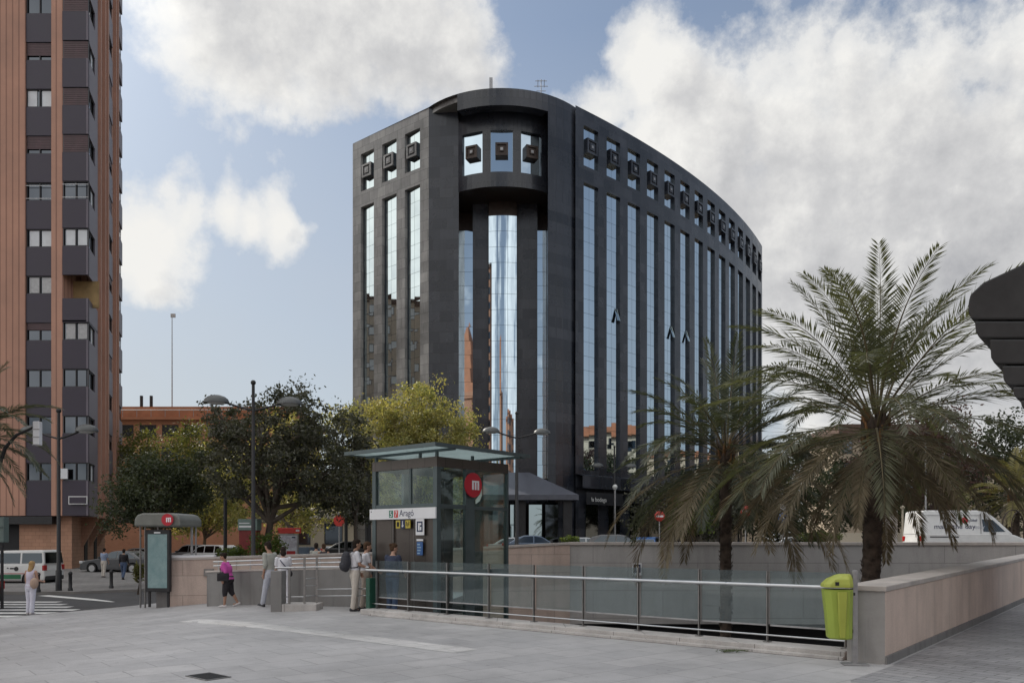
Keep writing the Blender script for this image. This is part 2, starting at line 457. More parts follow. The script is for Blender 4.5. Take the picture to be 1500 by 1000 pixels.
for c, r_, w in [(pd(x, y), r_ / F * 1.12, w) for x, y, r_, w in BLOBS] + [(Vector(c).normalized(), r_, w) for c, r_, w in UNSEEN_CLOUDS]:
    dn = N(GR, 'ShaderNodeVectorMath', operation='DISTANCE'); GR.links.new(wp.outputs[0], dn.inputs[0]); dn.inputs[1].default_value = c
    q = M2('DIVIDE', dn.outputs['Value'], r_, t=GR)
    v = M2('MULTIPLY', M2('SUBTRACT', 1.0, q, t=GR), w, t=GR)
    if last is None: last = v
    else:
        n = N(GR, 'ShaderNodeMath', operation='SMOOTH_MAX'); GR.links.new(last, n.inputs[0]); GR.links.new(v, n.inputs[1]); n.inputs[2].default_value = .18
        last = n.outputs[0]
n1 = noise(GR, gi.outputs[0], 7.5, 10, .62); n2 = noise(GR, gi.outputs[0], 22, 8, .65)
f1 = M2('MULTIPLY', M2('SUBTRACT', n1, .5, t=GR), 1.9, t=GR); f2 = M2('MULTIPLY', M2('SUBTRACT', n2, .5, t=GR), .42, t=GR)
d = M2('ADD', M2('ADD', M2('MAXIMUM', last, -.7, t=GR), f1, t=GR), f2, t=GR)
GR.links.new(d, go.inputs[0])

tc = N(nt, 'ShaderNodeTexCoord')
def dens(off=None):
    g = N(nt, 'ShaderNodeGroup'); g.node_tree = GR
    if off is None: nt.links.new(tc.outputs['Generated'], g.inputs[0])
    else:
        a = N(nt, 'ShaderNodeVectorMath', operation='ADD'); nt.links.new(tc.outputs['Generated'], a.inputs[0]); a.inputs[1].default_value = off
        nt.links.new(a.outputs[0], g.inputs[0])
    return g.outputs[0]
D0 = dens(); D1 = dens((-.012, 0, .012)); D2 = dens((-.05, 0, .045))
sky = N(nt, 'ShaderNodeTexSky', sky_type='NISHITA'); sky.sun_disc = False; sky.sun_elevation = SUN_EL
sky.sun_rotation = math.atan2(S.x, S.y); sky.air_density = 1.0; sky.dust_density = 1.6; sky.ozone_density = 1.5; sky.altitude = 10
mask = ramp(nt, D0, [(.0, 0), (.12, .28), (.30, .80), (.55, 1)])
lit = M2('ADD', M2('MULTIPLY', M2('SUBTRACT', D0, D1), .6), M2('MULTIPLY', M2('SUBTRACT', D0, D2), .5))
lit = M2('ADD', lit, .94)
spx = N(nt, 'ShaderNodeSeparateXYZ'); nt.links.new(tc.outputs['Generated'], spx.inputs[0])
lit = M2('SUBTRACT', lit, ramp(nt, spx.outputs['X'], [(.05, 0), (.5, .24)]))
thick = ramp(nt, D0, [(.22, 0), (.6, .30), (1.1, .46)])
lit = M2('SUBTRACT', lit, thick)
CG = 6.1
ccol = ramp(nt, lit, [(.05, (.46, .465, .485)), (.45, (.66, .66, .665)), (.85, (.93, .92, .89))])
cs = N(nt, 'ShaderNodeVectorMath', operation='SCALE'); nt.links.new(ccol, cs.inputs[0]); 
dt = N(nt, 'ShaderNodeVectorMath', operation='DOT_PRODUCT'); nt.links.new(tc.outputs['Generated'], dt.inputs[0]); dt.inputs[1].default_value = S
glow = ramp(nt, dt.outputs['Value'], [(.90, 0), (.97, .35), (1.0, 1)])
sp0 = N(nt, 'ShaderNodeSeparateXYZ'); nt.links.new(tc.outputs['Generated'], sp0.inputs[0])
hi = M2('MAXIMUM', ramp(nt, sp0.outputs['Z'], [(.62, 0), (.85, 1)]), ramp(nt, M2('ADD', M2('MULTIPLY', sp0.outputs['Y'], -.5), .5), [(.5, 0), (.7, .6)]))  # added fill light: clouds brightened overhead, behind the viewpoint and to the left
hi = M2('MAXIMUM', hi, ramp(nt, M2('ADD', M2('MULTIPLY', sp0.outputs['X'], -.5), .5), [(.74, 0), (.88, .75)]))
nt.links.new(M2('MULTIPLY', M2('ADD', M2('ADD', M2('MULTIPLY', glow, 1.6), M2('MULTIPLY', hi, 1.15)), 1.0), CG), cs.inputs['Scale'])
sk = mixc(nt, 1.0, sky.outputs[0], (.56, .635, .68), 'MULTIPLY')
# thin high veil, denser towards the horizon
sp = N(nt, 'ShaderNodeSeparateXYZ'); nt.links.new(tc.outputs['Generated'], sp.inputs[0])
vn = noise(nt, tc.outputs['Generated'], 2.2, 5, .55)
vz = ramp(nt, sp.outputs['Z'], [(0.0, .95), (.2, .82), (.38, .55), (.55, .25)])
vl = M2('MULTIPLY', vz, ramp(nt, vn, [(.3, .75), (.7, 1.0)]))
sk = mixc(nt, vl, sk, (.575 * CG, .602 * CG, .63 * CG))
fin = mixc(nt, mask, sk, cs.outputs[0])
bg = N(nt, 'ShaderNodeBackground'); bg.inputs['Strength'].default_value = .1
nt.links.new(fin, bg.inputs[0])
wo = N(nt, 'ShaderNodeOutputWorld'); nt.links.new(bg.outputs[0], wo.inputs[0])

# ------------------------------------------------------------------ ground
def inside(p, poly):
    c = False; n = len(poly); j = n - 1
    for i in range(n):
        if (poly[i][1] > p[1]) != (poly[j][1] > p[1]) and p[0] < (poly[j][0] - poly[i][0]) * (p[1] - poly[i][1]) / (poly[j][1] - poly[i][1]) + poly[i][0]:
            c = not c
        j = i
    return c
def dens_edge(poly, step):
    out = []
    for i, a in enumerate(poly):
        b = poly[(i + 1) % len(poly)]; k = max(1, int(math.dist(a, b) / step))
        for q in range(k): out.append((a[0] + (b[0] - a[0]) * q / k, a[1] + (b[1] - a[1]) * q / k))
    return out
def sheet(name, outer, holes, step, dz, mat, skirt=0, kind='structure'):
    outer = dens_edge(outer, step * 2 if step < 30 else 1e9); pts = list(outer); edges = [(i, (i + 1) % len(outer)) for i in range(len(outer))]
    for h in holes:
        h = dens_edge(h, 4); b = len(pts); pts += h; edges += [(b + i, b + (i + 1) % len(h)) for i in range(len(h))]
    xs = [p[0] for p in outer]; ys = [p[1] for p in outer]
    x0, x1, y0, y1 = max(min(xs), -90), min(max(xs), 90), max(min(ys), -40), min(max(ys), 130)
    st = min(step, 8)
    for i in range(int((x1 - x0) / st)):
        for j in range(int((y1 - y0) / st)):
            p = (x0 + (i + .5) * st, y0 + (j + .5) * st)
            if inside(p, outer) and not any(inside(p, h) for h in holes): pts.append(p)
    r = geometry.delaunay_2d_cdt([Vector(p) for p in pts], edges, [], 0, 1e-5)
    vs, fs = r[0], r[2]
    keep = []
    for f in fs:
        c = sum((vs[i] for i in f), Vector((0, 0))) / len(f)
        if inside(c, outer) and not any(inside(c, h) for h in holes): keep.append(tuple(f))
    mb = MB(); mb.add([(v.x, v.y, gz(v.x, v.y) + dz) for v in vs], keep, 0, True)
    if skirt:
        for i, a in enumerate(outer):
            b = outer[(i + 1) % len(outer)]
            mb.quad((a[0], a[1], gz(*a) + dz - skirt), (b[0], b[1], gz(*b) + dz - skirt), (b[0], b[1], gz(*b) + dz), (a[0], a[1], gz(*a) + dz), 1)
        o = mb.build(name, [mat, kerb_m], uv=False)
    else: o = mb.build(name, mat, uv=False)
    o['kind'] = kind
    return o
PIT = [(5.05, 11.78), (-1.35, 17.1), (-1.774, 18.5), (-3.57, 19.99), (-1.9, 22.05), (-1.2, 27.05), (17.7, 27.05)]
STAIR = [(-8.2, 22.75), (-3.9, 20.6), (-3.9, 24.9), (-8.6, 24.3)]
PLAZA = [(-26, -25), (-26, 3), (-14.9, 22.2), (-12.4, 27.2), (-4, 28.6), (42, 28.6), (42, -25)]
sheet('ground', [(-2500, -2500), (2500, -2500), (2500, 2500), (-2500, 2500)], [PIT, STAIR], 60, -.13, asphalt)
sheet('plaza', PLAZA, [PIT, STAIR], 2.0, 0, paving, .2)
sheet('tower_pavement', [(-70, 34), (-19, 34), (-14.2, 36.5), (-14, 62), (-70, 62)], [], 2.5, 0, sidewalk_m, .2)
sheet('park_bed', [(-13.5, 35.5), (-2, 31), (-1.5, 46), (-13.2, 46)], [], 2.5, .02, earth, .2)
sheet('far_pavement', [(-18, 58.5), (9, 56.5), (46, 110), (-18, 110)], [], 4, 0, sidewalk_m, .2)
# darker setts right of the parapet, and the pale band across the square
a = Vector((5.25, 10.93)); 
sheet('side_pavement', [(4.2, 9.72), (5.3, 10.93), (5.3 + .638 * 26, 10.93 + .77 * 26), (40, 28.5), (40, -24), (-9, -24)], [], 2.0, .004, paving_dark)
sheet('paving_border', [(4.02, 9.83), (5.22, 11.02), (5.34, 10.92), (4.2, 9.72), (-9, -24), (-9.25, -24)], [], 2.0, .006, paving)
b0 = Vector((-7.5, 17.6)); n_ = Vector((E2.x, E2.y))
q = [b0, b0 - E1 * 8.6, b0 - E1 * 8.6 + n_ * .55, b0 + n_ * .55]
sheet('pale_band', [tuple(v) for v in q], [], 1.0, .004, paving_light)
# drain cover
dc = P(305, 991, 10); t = thing('drain_cover', 'small dark slotted metal drain cover set in the grey plaza paving', 'drain cover', (dc.x, dc.y, 0), ROT)
mb = MB()
mb.box(-.26, -.17, .001, .26, -.15, .012).box(-.26, .15, .001, .26, .17, .012).box(-.26, -.15, .001, -.24, .15, .012).box(.24, -.15, .001, .26, .15, .012)
mb.build('frame', steel_dark, t, world=False)
mb = MB()
for k in range(9): mb.box(-.23 + k * .0525, -.15, .002, -.205 + k * .0525, .15, .009)
mb.box(-.24, -.15, .0005, .24, .15, .0015, 0)
mb.build('grating', black_iron, t, world=False)
# crossing and line
mb = MB()
for k in range(7):
    y = 22.9 + k * 1.12; x1 = -14.35 - (y - 24) * .1 if y < 26 else -14.55 - (y - 26) * .75
    if y < 24: x1 = -14.9 + (y - 22.6) * .3
    n = 14
    for i in range(n):
        xa = -34 + (x1 + 34) * i / n; xb = -34 + (x1 + 34) * (i + 1) / n
        mb.quad((xa, y, gz(xa, y) - .124), (xb, y, gz(xb, y) - .124), (xb, y + .52, gz(xb, y + .52) - .124), (xa, y + .52, gz(xa, y + .52) - .124))
structure('crossing_stripes', mb, paint, uv=False)
mb = MB()
def stripe(a, b, w):
    a = Vector(a); b = Vector(b); d = (b - a).normalized(); n = Vector((-d.y, d.x)) * w / 2
    k = max(1, int((b - a).length / 1.5))
    for i in range(k):
        p = a + (b - a) * i / k; q = a + (b - a) * (i + 1) / k
        mb.add([(v.x, v.y, gz(v.x, v.y) - .123) for v in (p - n, q - n, q + n, p + n)], [(0, 1, 2, 3)])
stripe((-20, 33.4), (-15.1, 30.0), .45); stripe((-15.1, 30.0), (-12, 31.5), .12); stripe((-60, 31), (-35, 31), .12)
structure('road_line', mb, paint, uv=False)
# pit floor and its bare sides
mb = MB(); mb.prism([(-6, 9), (20, 9), (20, 34), (-6, 34)], -4.7, -4.5); structure('pit_floor', mb, concrete)
mb = MB()
for i in range(len(PIT)):
    a, b = PIT[i], PIT[(i + 1) % len(PIT)]
    if i in (5,): continue
    mb.quad((a[0], a[1], -4.5), (b[0], b[1], -4.5), (b[0], b[1], gz(*b)), (a[0], a[1], gz(*a)))
structure('pit_side', mb, concrete)
mb = MB()
for i in range(4):
    a, b = STAIR[i], STAIR[(i + 1) % 4]
    if i == 3: continue
    mb.quad((a[0], a[1], -3.5), (b[0], b[1], -3.5), (b[0], b[1], gz(*b)), (a[0], a[1], gz(*a)))
n = 16
for k in range(n):
    x0 = -8.4 + k * .28
    mb.box(x0, 20.4, -3.6, x0 + .28, 25.2, gz(-8.4, 23) - .17 * (k + 1))
structure('station_stairs', mb, concrete)
# ------------------------------------------------------------------ the dark office building
rng = random.Random(5)
office = thing('office_building', 'tall black granite office block with curved facade, mirrored window strips and round corner bay', 'building', (-.9, 75, 0))
ZT = 40.3
A = Vector((-7.45, 70.0)); DL = Vector((-.787, .616)); DL.normalize(); NL = Vector((-DL.y * 1, DL.x)) ; NL = Vector((-.616, -.787)).normalized()
def path_left(s):      # s from the corner going left
    p = A + DL * s; return p, NL
C0 = Vector((5.64, 69.56)); RA = 112.4
ch = Vector((.632, .775)).normalized(); chn = Vector((.775, -.632)).normalized()
st_ang = math.atan2(ch.y, ch.x) - math.asin(21.57 / RA)
CEN = C0 - Vector((math.sin(st_ang), -math.cos(st_ang))) * RA     # centre lies to the left of the curve
def path_right(s):
    a = st_ang + s / RA
    n = Vector((math.sin(a), -math.cos(a)))
    return CEN + n * RA, n
O2 = Vector((-.9, 75.55))
def path_cyl(rad):
    def f(s):          # s = arc length from the front, + to the right
        a = s / rad
        n = Vector((math.sin(a), -math.cos(a)))
        return O2 + n * rad, n
    return f
def facade(mb, path, sb, zb, openings, depth, flip=1, m=0):
    pt = {}
    for s in sb: pt[s] = path(s)
    for i in range(len(sb) - 1):
        p, n = pt[sb[i]]; q, n2 = pt[sb[i + 1]]
        nm = ((n + n2) / 2).normalized() * depth
        for j in range(len(zb) - 1):
            z0, z1 = zb[j], zb[j + 1]
            if (i, j) not in openings:
                v = [(p.x, p.y, z0), (q.x, q.y, z0), (q.x, q.y, z1), (p.x, p.y, z1)]
                mb.add(v if flip > 0 else v[::-1], [(0, 1, 2, 3)], m)
            else:
                pi, qi = p - nm, q - nm
                vv = [] if (i - 1, j) in openings else [[(p.x, p.y, z0), (pi.x, pi.y, z0), (pi.x, pi.y, z1), (p.x, p.y, z1)]]
                if (i + 1, j) not in openings: vv.append([(q.x, q.y, z0), (qi.x, qi.y, z0), (qi.x, qi.y, z1), (q.x, q.y, z1)])
                for v in vv + ([
                          [(p.x, p.y, z1), (q.x, q.y, z1), (qi.x, qi.y, z1), (pi.x, pi.y, z1)], [(p.x, p.y, z0), (q.x, q.y, z0), (qi.x, qi.y, z0), (pi.x, pi.y, z0)]]):
                    mb.add(v, [(0, 1, 2, 3)], m)
def strip(name, path, s0, s1, z0, z1, depth, mat, row=1.28, cols=1, tilt=.006, flip=1, nsub=1, bias=0):
    """a recessed window: panes a hair out of true, with thin dark joints"""
    f = MB(); g = MB()
    p, n = path(s0); q, n2 = path(s1); nm = ((n + n2) / 2).normalized()
    pi, qi = p - nm * depth, q - nm * depth
    f.add([(pi.x, pi.y, z0), (qi.x, qi.y, z0), (qi.x, qi.y, z1), (pi.x, pi.y, z1)], [(0, 1, 2, 3)])
    o = f.build('window', joint_m, office)
    nr = max(1, round((z1 - z0) / row)); h = (z1 - z0) / nr
    nc = cols * nsub
    for r_ in range(nr):
        for c in range(cols):
            tx, tz = rng.uniform(-tilt, tilt), rng.uniform(-tilt, tilt); WW = (qi - pi).length; bo = bias * WW * ((c + .5) / cols - .5)
            for k in range(nsub):
                u0 = (c * nsub + k) / nc; u1 = (c * nsub + k + 1) / nc
                if nsub > 1:
                    pa, na = path(s0 + (s1 - s0) * u0); pb, nb = path(s0 + (s1 - s0) * u1); a, b = pa - na * (depth - .03), pb - nb * (depth - .03)
                    na = nb = (na + nb).normalized()
                else:
                    a = pi + (qi - pi) * u0 + nm * .03; b = pi + (qi - pi) * u1 + nm * .03; na = nb = nm
                g0 = (b - a).normalized() * .011
                if k == 0: a = a + g0
                if k == nsub - 1: b = b - g0
                za, zb = z0 + r_ * h + .012, z0 + (r_ + 1) * h - .012
                W = (b - a).length
                def off(v, u, w): return v + na * ((tx + bias) * u + bo + tz * w + .03)
                v0, v1, v2, v3 = off(a, -W / 2, -h / 2), off(b, W / 2, -h / 2), off(b, W / 2, h / 2), off(a, -W / 2, h / 2)
                v = [(v0.x, v0.y, za), (v1.x, v1.y, za), (v2.x, v2.y, zb), (v3.x, v3.y, zb)]
                g.add(v if flip > 0 else v[::-1], [(0, 1, 2, 3)], 0, nsub > 1)
    g.build('pane', mat, o, uv=False)
def ornament(path, s, z, mat, size=.60, base=.20, bm=None):
    p, n = path(s); t = Vector((-n.y, n.x)); mb = MB()
    n3 = Vector((n.x, n.y, 0)); t3 = Vector((t.x, t.y, 0)); c = Vector((p.x, p.y, z))
    mb.obox(c + n3 * (base - .45), t3 * size, n3 * .45, Vector((0, 0, size)), 2)
    for k, (r0, r1, h) in enumerate(((size, size - .17, .10), (size - .36, size - .52, .09))):
        for sx, sz, ax, az in ((1, 0, (r0 - r1) / 2, r0), (-1, 0, (r0 - r1) / 2, r0), (0, 1, r1, (r0 - r1) / 2), (0, -1, r1, (r0 - r1) / 2)):
            m = (r0 + r1) / 2
            mb.obox(c + n3 * (base + h / 2 + .001 * k) + t3 * (sx * m) + Vector((0, 0, sz * m)), t3 * ax, n3 * (h / 2), Vector((0, 0, az)))
    mb.obox(c + n3 * (base + .06), t3 * .12, n3 * .06, Vector((0, 0, .12)), 1)
    mb.build('square_ornament', [mat, steel_grey, bm or mat], office)
ZB = [0.4, 8.0, 33.8, 35.3, 38.9, ZT]
joint_m = pbr('grey_blue_joint', (.05, .065, .08), .4, .4)
# left facade
wl = [(1.09, 3.04), (4.13, 6.09), (7.22, 9.08)]
sb = sorted({0, 10.25, .55, 9.7} | {x for w in wl for x in w})
op = {(i, j) for i in range(len(sb) - 1) for j in (2 - 1, 3) if any(abs(sb[i] - w[0]) < .01 for w in wl)}
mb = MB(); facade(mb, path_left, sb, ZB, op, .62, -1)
mb.build('lit_granite_front', granite_lit, office)
for a, b in wl:
    strip('w', path_left, a, b, 8.0, 33.8, .34, mirror_pale, cols=2, flip=-1, tilt=.006, bias=-.08)
    strip('w', path_left, a, b, 35.3, 38.9, .34, mirror_pale, row=3.6, cols=2, flip=-1, tilt=.003, bias=-.08)
    ornament(path_left, (a + b) / 2, 37.1, granite_lit, .62, .06, granite)
# right facade
wr = [(1.03 + 3.06 * k, 2.95 + 3.06 * k) for k in range(14)]
LR = 43.4
sb = sorted({0.0, LR} | {x for w in wr for x in w})
op = {(i, j) for i in range(len(sb) - 1) for j in (1, 3) if any(abs(sb[i] - w[0]) < .01 for w in wr)}
mb = MB(); facade(mb, path_right, sb, ZB, op, .62, 1)
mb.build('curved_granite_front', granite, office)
for a, b in wr:
    strip('w', path_right, a, b, 8.0, 33.8, .32, mirror_blue, cols=2, tilt=.005)
    strip('w', path_right, a, b, 35.3, 38.9, .32, mirror_blue, row=3.6, cols=2, tilt=.003)
    ornament(path_right, (a + b) / 2, 37.15, granite, .66, .10)
# tilted open vents
for k, (px, py) in enumerate(((906, 461), (988, 486), (1010, 492))):
    i = (1, 4, 5)[k]
    s = wr[i][1] - .5; p, n = path_right(s); q, _ = path_right(s + .9)
    z = CAM_Z + (790 - py) / F * p.y
    p2 = p - n * .3; q2 = p2 + (q - p).normalized() * .36; mb = MB()
    nn = n * .42
    mb.add([(p2.x, p2.y, z + .75), (q2.x, q2.y, z + .75), (q2.x + nn.x, q2.y + nn.y, z - .55), (p2.x + nn.x, p2.y + nn.y, z - .55)], [(0, 1, 2, 3)])
    for e in (p2, q2):
        mb.tube([(e.x, e.y, z + .75), (e.x + nn.x, e.y + nn.y, z - .55)], .025, 4)
    mb.tube([(p2.x + nn.x, p2.y + nn.y, z - .55), (q2.x + nn.x, q2.y + nn.y, z - .55)], .03, 4)
    mb.build('open_vent', [mirror_pale], office)
# corner cylinder either side of the notch
RC = 8.65
pc = path_cyl(RC)
aL0 = -math.asin((-.9 + 7.45) / RC) * RC; aL1 = -math.asin(3.84 / RC) * RC; aR1 = math.asin(4.02 / RC) * RC; aR0 = math.asin(6.54 / RC) * RC
mb = MB()
mb.quad((A.x, A.y, .4), (-4.74, 69.72, .4), (-4.74, 69.72, ZT), (A.x, A.y, ZT))
for s0, s1 in ((aR1, aR0),):
    facade(mb, pc, [s0 + (s1 - s0) * k / 4 for k in range(5)], [0.4, ZT], set(), 0)
pl, _ = pc(aL1); pr, _ = pc(aR1)
mb.quad((-4.74, 69.72, .4), (-5.1, 74.1, .4), (-5.1, 74.1, ZT), (-4.74, 69.72, ZT))
mb.quad((-4.74, 69.72, 38.85), (pl.x, pl.y, 38.85), (pl.x, pl.y, ZT), (-4.74, 69.72, ZT))
mb.quad((pr.x, pr.y, .4), (3.3, 74.1, .4), (3.3, 74.1, ZT), (pr.x, pr.y, ZT))
# ring over the notch, with its soffit
n = 14
ss = [aL1 + (aR1 - aL1) * k / n for k in range(n + 1)]
facade(mb, pc, ss, [38.85, ZT], set(), 0)
for k in range(n):
    a, na = pc(ss[k]); b, nb = pc(ss[k + 1]); ai, bi = a - na * 1.0, b - nb * 1.0
    mb.quad((a.x, a.y, 38.85), (b.x, b.y, 38.85), (bi.x, bi.y, 38.85), (ai.x, ai.y, 38.85))
    mb.quad((ai.x, ai.y, 38.85), (bi.x, bi.y, 38.85), (bi.x, bi.y, ZT), (ai.x, ai.y, ZT))
    mb.quad((a.x, a.y, ZT), (b.x, b.y, ZT), (bi.x, bi.y, ZT), (ai.x, ai.y, ZT))
mb.build('corner_cylinder', granite, office)
# window drum in the notch
RD = 7.0; pdm = path_cyl(RD)
hw = .98
cs_ = [0, -.385 * RD, .385 * RD]
sb = sorted({-.61 * RD, .61 * RD} | {c + d * hw for c in cs_ for d in (-1, -.5, 0, .5, 1)} | {-.19 * RD, .19 * RD, -.56 * RD, .56 * RD})
op = {(i, 1) for i in range(len(sb) - 1) if any(c - hw - .01 < (sb[i] + sb[i + 1]) / 2 < c + hw for c in cs_)}
mb = MB()
facade(mb, pdm, sb, [32.65, 33.95, 37.6, 39.7], op, .3)
mb.build('window_drum', granite, office)
mb = MB()
k = 24; ring = [pdm(-.61 * RD + 1.22 * RD * i / k)[0] for i in range(k + 1)]
mb.add([(p.x, p.y, 32.67) for p in ring] + [(3.3, 74.1, 32.67), (-5.1, 74.1, 32.67)], [tuple(range(k + 3))])
mb.build('soffit', bronze, office); mb = MB()
mb.add([(p.x, p.y, 39.7) for p in ring] + [(3.3, 74.1, 39.7), (-5.1, 74.1, 39.7)], [tuple(range(k + 3))])
mb.build('drum_roof', granite, office)
for c in cs_:
    strip('w', pdm, c - hw, c + hw, 33.95, 37.6, .28, mirror_blue, row=3.6, cols=1, tilt=.002)
    ornament(pdm, c, 35.85, bronze, .56, .08)
# recessed back of the notch: piers, bowed glass shaft, side strips
for x0, x1 in ((-3.62, -2.16), (.46, 2.34)):
    mb = MB(); mb.box(x0, 72.2, .4, x1, 74.0, 32.66); mb.build('recessed_pier', granite, office)
mb = MB(); mb.quad((-5.1, 74.1, .4), (3.3, 74.1, .4), (3.3, 74.1, 31.0), (-5.1, 74.1, 31.0)); mb.build('recess_back', granite, office)
mb = MB(); mb.quad((-5.1, 74.05, 31.0), (3.3, 74.05, 31.0), (3.3, 74.05, 32.66), (-5.1, 74.05, 32.66)); mb.build('recess_frieze', bronze, office)
oc = Vector((-.85, 76.85)); rr = 5.2
def pbow(s):
    a = s / rr; n = Vector((math.sin(a), -math.cos(a))); return oc + n * rr, n
mb = MB(); facade(mb, pbow, [-1.29 + 2.58 * k / 8 for k in range(9)], [31.4, 32.66], set(), 0)
for e in (-1.29, 1.29):
    p, n = pbow(e); mb.quad((p.x, p.y, 7), (p.x, 74.0, 7), (p.x, 74.0, 32.66), (p.x, p.y, 32.66))
mb.build('shaft_head', bronze, office)
strip('w', pbow, -1.29, 1.29, 7.0, 31.38, .0, mirror_blue, cols=3, tilt=.0006, nsub=6, row=1.42)
def pback(s): return Vector((s, 74.0)), Vector((0, -1))
strip('w', pback, -5.05, -3.66, 7.5, 30.9, .0, mirror_blue, cols=1, tilt=.003)
strip('w', pback, 2.38, 3.25, 7.5, 30.9, .0, mirror_blue, cols=1, tilt=.003)
# roof, rear walls, plant
pe, _ = path_left(10.25); pf, _ = path_right(LR)
rear = [(pe.x, pe.y), (-9, 92), (6, 112), (pf.x - 6, pf.y + 6), (pf.x, pf.y)]
mb = MB()
for i in range(len(rear) - 1):
    a, b = rear[i], rear[i + 1]; mb.quad((a[0], a[1], .4), (b[0], b[1], .4), (b[0], b[1], ZT), (a[0], a[1], ZT))
mb.build('rear_wall', granite, office)
top = [tuple(pc(aL0 + (aR0 - aL0) * k / 20)[0]) for k in range(21)] + [tuple(path_right(LR * k / 20)[0]) for k in range(1, 21)] + rear[-2::-1]
inr = []
c0 = Vector((4, 88))
mb = MB(); mb.add([((Vector(p) - c0) * .985 + c0).to_tuple() + (ZT - .5,) for p in top], [tuple(range(len(top)))])
mb.build('roof', concrete, office)
mb = MB()
m_ = len(top)
for i in range(m_):
    a, b = Vector(top[i]), Vector(top[(i + 1) % m_]); ai, bi = (a - c0) * .985 + c0, (b - c0) * .985 + c0
    mb.quad((a.x, a.y, ZT), (b.x, b.y, ZT), (bi.x, bi.y, ZT), (ai.x, ai.y, ZT)); mb.quad((ai.x, ai.y, ZT), (bi.x, bi.y, ZT), (bi.x, bi.y, ZT - .5), (ai.x, ai.y, ZT - .5))
mb.build('parapet_coping', steel_dark, office)
mb = MB(); mb.box(-2.1, 72.5, ZT - .5, -1.8, 72.9, ZT + 4.2)
mb.build('chimney_flue', steel_grey, office)
mb = MB(); mb.tube([(2.75, 74, ZT - .5), (2.75, 74, ZT + 4.9)], .04, 5)
for z, w in ((4.75, 1.1), (4.25, 1.3), (3.8, .9)): mb.tube([(2.75 - w / 2, 74, ZT + z), (2.75 + w / 2, 74, ZT + z)], .032, 4)
for x in (-.3, 0, .3): mb.tube([(2.75 + x, 73.8, ZT + 4.75), (2.75 + x, 74.2, ZT + 4.25)], .025, 4)
mb.build('roof_antenna', steel_dark, office)
# base: plinth, entrance canopy and its posts, street windows
mb = MB()
for k in range(14):
    p, n = path_right(1.03 + 3.06 * k - .1)
q = [path_right(LR * k / 24) for k in range(25)]
for k in range(24):
    (a, na), (b, nb) = q[k], q[k + 1]
    for z0, z1, o0 in ((6.3, 7.4, .9), ):
        a1, b1 = a + na * o0, b + nb * o0
        mb.quad((a1.x, a1.y, z0), (b1.x, b1.y, z0), (b1.x, b1.y, z1), (a1.x, a1.y, z1)); mb.quad((a1.x, a1.y, z1), (b1.x, b1.y, z1), (b.x, b.y, z1 + .2), (a.x, a.y, z1 + .2))
        mb.quad((a1.x, a1.y, z0), (b1.x, b1.y, z0), (b.x, b.y, z0), (a.x, a.y, z0))
mb.build('street_canopy', granite, office)
p, n = path_right(1.9); t2 = Vector((-n.y, n.x))
text('la bodega', .55, 'shop_lettering', paint, frame((p.x + n.x * .97 - t2.x * .9, p.y + n.y * .97 - t2.y * .9, 4.95 + .2), (t2.x, t2.y, 0)), office, xs=.95)
mb = MB(); a = p + n * .93
mb.obox((a.x + t2.x * .9, a.y + t2.y * .9, 5.4), Vector((t2.x, t2.y, 0)) * 2.4, Vector((n.x, n.y, 0)) * .025, (0, 0, .55))
mb.build('shop_fascia', black_iron, office)
for k in range(13):
    a = 1.2 + 3.06 * k
    strip('w', path_right, a, a + 1.6, 1.0, 5.2, -.03, win_glass, row=2.1, cols=1)
mb = MB(); Yf, Yb = 62.6, 67.6; xl, xr = -6.9, 5.3; ze, zr = 5.35, 7.55
mb.add([(xl, Yf, ze), (xr, Yf, ze), (xr, Yb + 1.5, ze), (xl, Yb + 1.5, ze), (-3.4, Yb, zr), (1.5, Yb, zr)], [(0, 1, 5, 4), (1, 2, 5), (3, 0, 4), (2, 3, 4, 5), (3, 2, 1, 0)])
mb.box(xl - .03, Yf - .05, ze - .42, xr + .03, Yf + .1, ze - .004); mb.box(xr - .1, Yf + .1, ze - .42, xr + .05, Yb, ze - .004); mb.box(xl - .05, Yf + .1, ze - .42, xl + .1, Yb, ze - .004)
mb.build('entrance_canopy', pbr('slate_canopy', (.075, .08, .10), .45, var=.2, scale=2), office)
for x in (-5.9, -2.2, .75, 4.5):
    mb = MB(); mb.box(x - .35, Yf + .5, .3, x + .35, Yf + 1.2, ze - .43); mb.build('canopy_post', black_iron, office)
mb = MB(); mb.quad((-7, 69.4, .5), (5.2, 69.4, .5), (5.2, 69.4, 5.0), (-7, 69.4, 5.0)); mb.build('lobby_back', dark_int, office)
for x in (-4.4, -1.1, .4, 2.0, 3.4):
    mb = MB(); mb.box(x - .55, 66.9, .5, x + .55, 66.94, 4.9); mb.build('door_glass', mirror_pale if x in (.4, 2.0) else win_glass, office, bevel=0)

# ------------------------------------------------------------------ the orange brick tower on the left
tower_brick = bricks('orange_fluted_brick', (.42, .23, .165), (.455, .255, .185), (.27, .145, .105), .42, 60, .045, .8, nscale=.3, namt=.16, bmp=.9, offset=0)
tower_brick2 = bricks('orange_brick_base', (.36, .20, .13), (.42, .235, .155), (.25, .14, .09), .5, .25, .012, .8, nscale=.4, namt=.2)
purple = pbr('dark_purple_panel', (.034, .026, .043), .5, var=.12, scale=.8)
purple_l = pbr('grey_purple_panel', (.15, .13, .155), .55, var=.12, scale=.8)
maroon = pbr('maroon_shutter', (.085, .05, .055), .6, var=.2)
white_bl = pbr('white_blind', (.62, .64, .66), .6, var=.08)
ochre = pbr('ochre_render', (.32, .22, .10), .8)
alu = pbr('window_aluminium', (.05, .05, .055), .4, .4)
alu_w = pbr('white_window_frame', (.6, .6, .6), .5)
